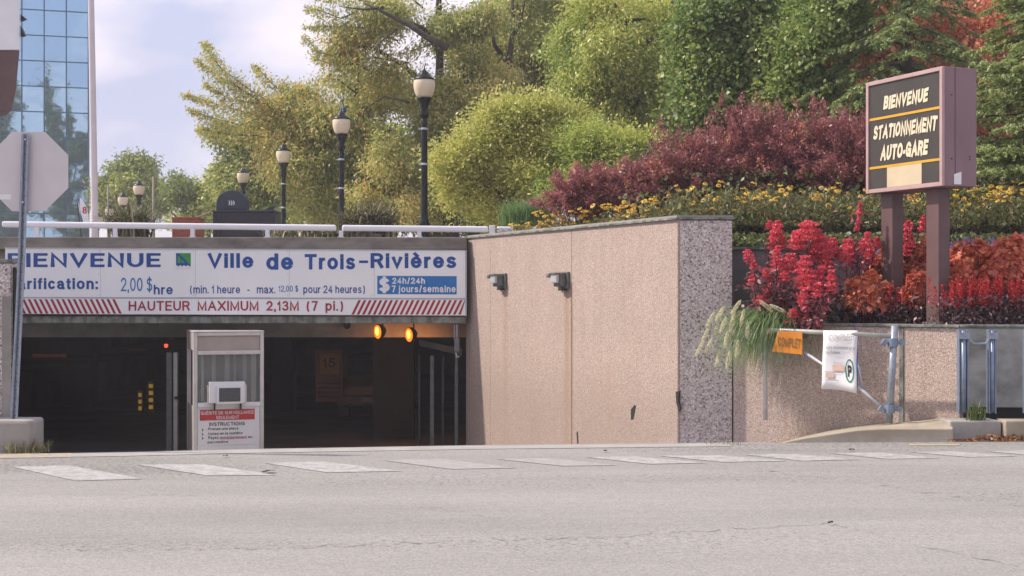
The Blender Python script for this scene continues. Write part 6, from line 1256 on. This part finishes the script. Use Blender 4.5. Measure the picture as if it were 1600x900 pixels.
# red celosia-like plants: dark foliage, red plumes
def plume_quads(c, r, h, n, g, lean=(0, 0)):
    tt = g.random(n); rad = r*(1-.55*tt**1.5)*np.sqrt(g.random(n))*(1+.35*np.sin(tt*19+g.random()*6)); th = g.random(n)*6.28
    p = np.array(c)[None]+np.c_[np.cos(th)*rad+lean[0]*tt, np.sin(th)*rad+lean[1]*tt, tt*h]
    return p
def red_plant(lab, px, y, plumes, seed, foliage=1.0):
    """plumes: (px, py, rpx, hpx)"""
    base = (W(px, 0, y).x, y, 1.13); t = thing('red_plume_plant', lab, 'plant', base, 'red plumed plants in the lower bed'); g = np.random.default_rng(seed); mb = MB(); k = y/F; LC = []
    for (qx, qy, rp, hp) in plumes:
        yy = y+g.uniform(-.18, .12); c = W(qx, qy+hp/2, yy); p = plume_quads(c, rp*k*1.2, hp*k*1.1, int(rp*hp*2.6)+80, g, (g.normal()*.02, 0)); v, q = leafquads(p, g.normal(size=p.shape)+np.array([0, 0, .6]), np.full(len(p), .030), .6, seed)
        ti = (.5+.25*g.normal(size=len(p))); raw_mesh('flower_plume', v, q, ti.clip(0, 1), ['petal_red'], t)
        st = Vector(base)+Vector((g.normal()*.08, g.normal()*.05, 0)); mid = st.lerp(c, .5)+Vector((g.normal()*.03, 0, .04)); mb.tube([st, mid, c+Vector((0, 0, hp*k*.5))], [.010, .008, .005], 5, False)
        m_ = int(55*foliage)
        tt = g.random(m_); A_ = np.array(st)[None]*(1-tt)[:, None]**1.0+np.array(c)[None]*tt[:, None]; LC.append(A_+g.normal(size=(m_, 3))*np.array([.06, .05, .05]))
    c = np.concatenate(LC); v, q = leafquads(c, g.normal(size=c.shape)+np.array([0, -.2, .2]), .065+.04*g.random(len(c)), .45, seed+1); raw_mesh('foliage', v, q, (.5+.3*g.normal(size=len(c))).clip(0, 1), ['wine_foliage'], t); obj('stem', mb, 'plum_stem', t, kind='stuff')
red_plant('red plumed plant with low blooms nearest the fountain grass', 1215, 16.3, [(1170, 398, 7, 13), (1178, 412, 5, 16), (1215, 412, 9, 20), (1198, 430, 6, 18), (1174, 438, 6, 16), (1199, 455, 8, 16), (1235, 413, 12, 28), (1212, 394, 6, 16), (1225, 432, 7, 14), (1190, 470, 6, 14)], 111)
red_plant('red plumed plant with one tall crimson bloom left of the big cluster', 1215, 16.9, [(1213, 362, 10, 28), (1209, 382, 8, 20), (1221, 380, 7, 20), (1203, 352, 5, 12)], 112)
red_plant('tallest red plumed plant with a wide scarlet head in the middle of the cluster', 1270, 16.6, [(1262, 362, 18, 28), (1250, 378, 14, 24), (1285, 382, 16, 28), (1275, 400, 12, 26), (1300, 385, 9, 22), (1243, 372, 8, 18), (1308, 395, 6, 18), (1290, 410, 10, 22)], 113, 1.2)
red_plant('red plumed plant with a ball-shaped bloom low in front', 1262, 16.0, [(1257, 420, 13, 34), (1265, 440, 12, 26), (1255, 465, 8, 26), (1280, 430, 8, 22), (1262, 478, 6, 18), (1300, 440, 8, 30), (1275, 455, 8, 22), (1248, 440, 7, 22), (1240, 490, 8, 12)], 114, 1.2)
red_plant('red plumed plant with round blooms left of the first sign post', 1335, 16.6, [(1330, 390, 12, 28), (1322, 400, 9, 24), (1348, 388, 6, 20), (1355, 376, 7, 22), (1340, 340, 3, 40), (1341, 330, 4, 8), (1370, 380, 6, 16), (1360, 400, 8, 22)], 115)
red_plant('narrow red plumed plant seen between the two sign posts', 1418, 16.9, [(1419, 352, 7, 12), (1418, 370, 8, 18), (1424, 378, 7, 18), (1440, 350, 5, 22), (1415, 390, 8, 20)], 116, .7)
for i, (px, y, n, lab) in enumerate(((1300, 16.5, 1, 'dark purple-leaved plant filling the gap left of the orange coleus'), (1235, 16.6, 1, 'dark purple-leaved plant at the foot of the red plumes'))):
    c = W(px, 0, y); g = np.random.default_rng(130+i); m_ = 1100; p = np.array((c.x, y, 1.13))[None]+np.c_[g.normal(size=m_)*.17, g.normal(size=m_)*.12, .5*g.random(m_)]
    v, q = leafquads(p, g.normal(size=(m_, 3)), .06+.04*g.random(m_), .45, 3); t = thing('dark_plant', lab, 'plant', (c.x, y, 1.13)); raw_mesh('foliage', v, q, (.35+.35*g.normal(size=m_)).clip(0, 1), ['dark_foliage'], t)
# coleus mounds: overlapping orange-red leaves
def coleus(lab, px, py, rx, ry, y, seed, n, size=.075, m_='coleus', tb=.5):
    b = W(px, py, y); k = y/F; t = thing('coleus_plant', lab, 'plant', (b.x, y, 1.13), 'coleus mounds in the lower bed'); g = np.random.default_rng(seed)
    dr = g.normal(size=(n, 3)); dr /= np.linalg.norm(dr, axis=1, keepdims=True); dr[:, 2] = np.abs(dr[:, 2])*1.0-.35*(g.random(n) < .45)*g.random(n); dr[:, 1] = -np.abs(dr[:, 1])*.8+.3*g.random(n)
    rad = (.72+.3*g.random(n))*(1+.22*pn(dr*3., 1.7, seed)); c = np.array((b.x, y, W(0, py, y).z))[None]+dr*np.array([rx*k, rx*k*.7, ry*k])[None]*rad[:, None]; c[:, 2] = np.maximum(c[:, 2], 1.15)
    d = dr*.8+g.normal(size=(n, 3))*.35; d[:, 2] -= .75; v, q = leafquads(c, d, size*(1+.25*g.normal(size=n)).clip(.5, 1.5), .78, seed, .6)
    ti = (tb+.20*g.normal(size=n)+.12*pn(c, 3., seed)).clip(0, 1); raw_mesh('leaves', v, q, ti, [m_], t, kind='stuff')
    mb = MB()
    for j in range(12): a_ = g.random()*6.28; mb.tube([(b.x, y, 1.13), (b.x+math.cos(a_)*rx*k*.4, y+math.sin(a_)*.15, 1.13+ry*k*.5), (b.x+math.cos(a_)*rx*k*.75, y+math.sin(a_)*.2, b.z+ry*k*.5)], [.008, .006, .004], 4, False)
    obj('stem', mb, 'plum_stem', t, kind='stuff')
coleus('bright orange coleus mound at the wall edge left of the first sign post', 1356, 474, 40, 46, 16.35, 141, 1200, .085, tb=.72)
coleus('orange-red coleus mound rising behind the first sign post', 1390, 442, 42, 55, 16.85, 142, 1200, tb=.6)
coleus('tall coleus mound between the two sign posts', 1435, 435, 45, 58, 16.9, 143, 1100, tb=.55)
coleus('wide coleus mound right of the second sign post', 1520, 425, 50, 48, 16.1, 144, 1400, tb=.6)
coleus('coleus mound at the right edge of the photo', 1585, 425, 55, 55, 15.9, 145, 1500, tb=.62)
coleus('small coleus mound low between the two sign posts', 1433, 468, 22, 42, 16.15, 147, 700, tb=.5)
coleus('coleus mound close behind the scarlet salvias right of the second post', 1500, 455, 34, 45, 15.85, 148, 1000, tb=.55)
coleus('coleus mound behind the middle scarlet salvias near the right edge', 1560, 452, 40, 48, 15.8, 149, 1200, tb=.5)
coleus('low coleus mound under the second sign post', 1465, 460, 40, 45, 16.5, 146, 900, tb=.5)
# low scarlet salvias in front
def salvia(lab, px, y, seed, nsp, hgt, petal, name='salvia_plant', group='scarlet salvias along the wall edge', w_=.16, z0=1.13, lf='dark_foliage'):
    b = (W(px, 0, y).x, y, z0); t = thing(name, lab, 'plant', b, group); g = np.random.default_rng(seed); VV = []; 
    for j in range(nsp):
        c = (b[0]+g.normal()*w_, y+g.normal()*w_*.4, z0+hgt*(.45+.2*g.random())); hh = hgt*(.35+.3*g.random()); VV.append(plume_quads(c, .030, hh, 100, g))
    p = np.concatenate(VV); v, q = leafquads(p, g.normal(size=p.shape)+np.array([0, 0, .5]), np.full(len(p), .024), .5, seed); raw_mesh('flower_spikes', v, q, g.random(len(p)), [petal], t, kind='stuff')
    m_ = 500; p = np.array(b)[None]+np.c_[g.normal(size=m_)*w_, g.normal(size=m_)*w_*.45, hgt*.75*g.random(m_)]; v, q = leafquads(p, g.normal(size=p.shape), .045+.02*g.random(m_), .5, seed); raw_mesh('foliage', v, q, (.45+.3*g.normal(size=m_)).clip(0, 1), [lf], t)
for i, (px, lab) in enumerate(((1428, 'scarlet salvia between the feet of the sign posts'), (1505, 'scarlet salvia just right of the second sign post'), (1540, 'scarlet salvia in the middle of the right-hand row'), (1575, 'scarlet salvia near the right edge of the photo'), (1612, 'scarlet salvia cut by the right edge of the photo'))):
    salvia(lab, px, 15.55 if px > 1480 else 16.2, 150+i, 26, .50, 'salvia_red', w_=.20)
for i, (px, lab) in enumerate(((1372, 'violet salvia left of the first sign post'), (1500, 'violet salvia behind the coleus right of the second post'), (1535, 'violet salvia in the middle of the violet row'), (1568, 'violet salvia beside the pink flowers'))):
    salvia(lab, px, 17.0, 160+i, 16, .50, 'salvia_purple', 'violet_salvia', 'violet salvias behind the coleus', w_=.15, z0=1.62 if px > 1400 else 1.45, lf='flower_leaf')
salvia('hot pink blooms at the right edge behind the coleus', 1594, 16.9, 170, 22, .42, 'petal_pink', 'pink_flower_plant', 'pink blooms', w_=.10, z0=1.75, lf='flower_leaf')

# trees across the street, seen mirrored in the glass tower
for i, (x, y, h_, lab) in enumerate(((5, -30, 33, 'tall leafy tree across the street, mirrored at the right of the glass tower'), (-6, -33, 35, 'tallest leafy tree across the street, mirrored at the left of the glass tower'))):
    tree('street_tree', lab, 'tree', (x, y, 0), (x, y, h_*.75), .3, [((x, y, h_*.55), (4.4, 3, h_*.27)), ((x-2, y, h_*.75), (2.6, 2.5, h_*.18)), ((x+2.2, y, h_*.7), (2.6, 2.5, h_*.18)), ((x, y, h_*.34), (5.0, 3, h_*.25))], 2600, 8, .45, 'leaf_dark', seed=80+i, spread=.9, tbase=.2, gap=-.2, freq=.6, asp=.5, twigs=40)
# ------------------------------------------------------------------ haze volume added to imitate lens glare that veils and lifts the far parts
hm = bpy.data.materials.new('added_haze'); hm.use_nodes = True; hn = hm.node_tree; hn.nodes.clear()
ho = N(hn, 'ShaderNodeOutputMaterial'); hv = N(hn, 'ShaderNodeVolumePrincipled'); hv.inputs['Color'].default_value = (.95, .95, 1, 1); hv.inputs['Density'].default_value = .0013; hv.inputs['Anisotropy'].default_value = .2
hn.links.new(hv.outputs[0], ho.inputs['Volume']); MATS['added_haze'] = hm
mb = MB(); mb.b2(-420, 420, -320, 720, -3, 42); obj('added_haze', mb, 'added_haze', kind='stuff')
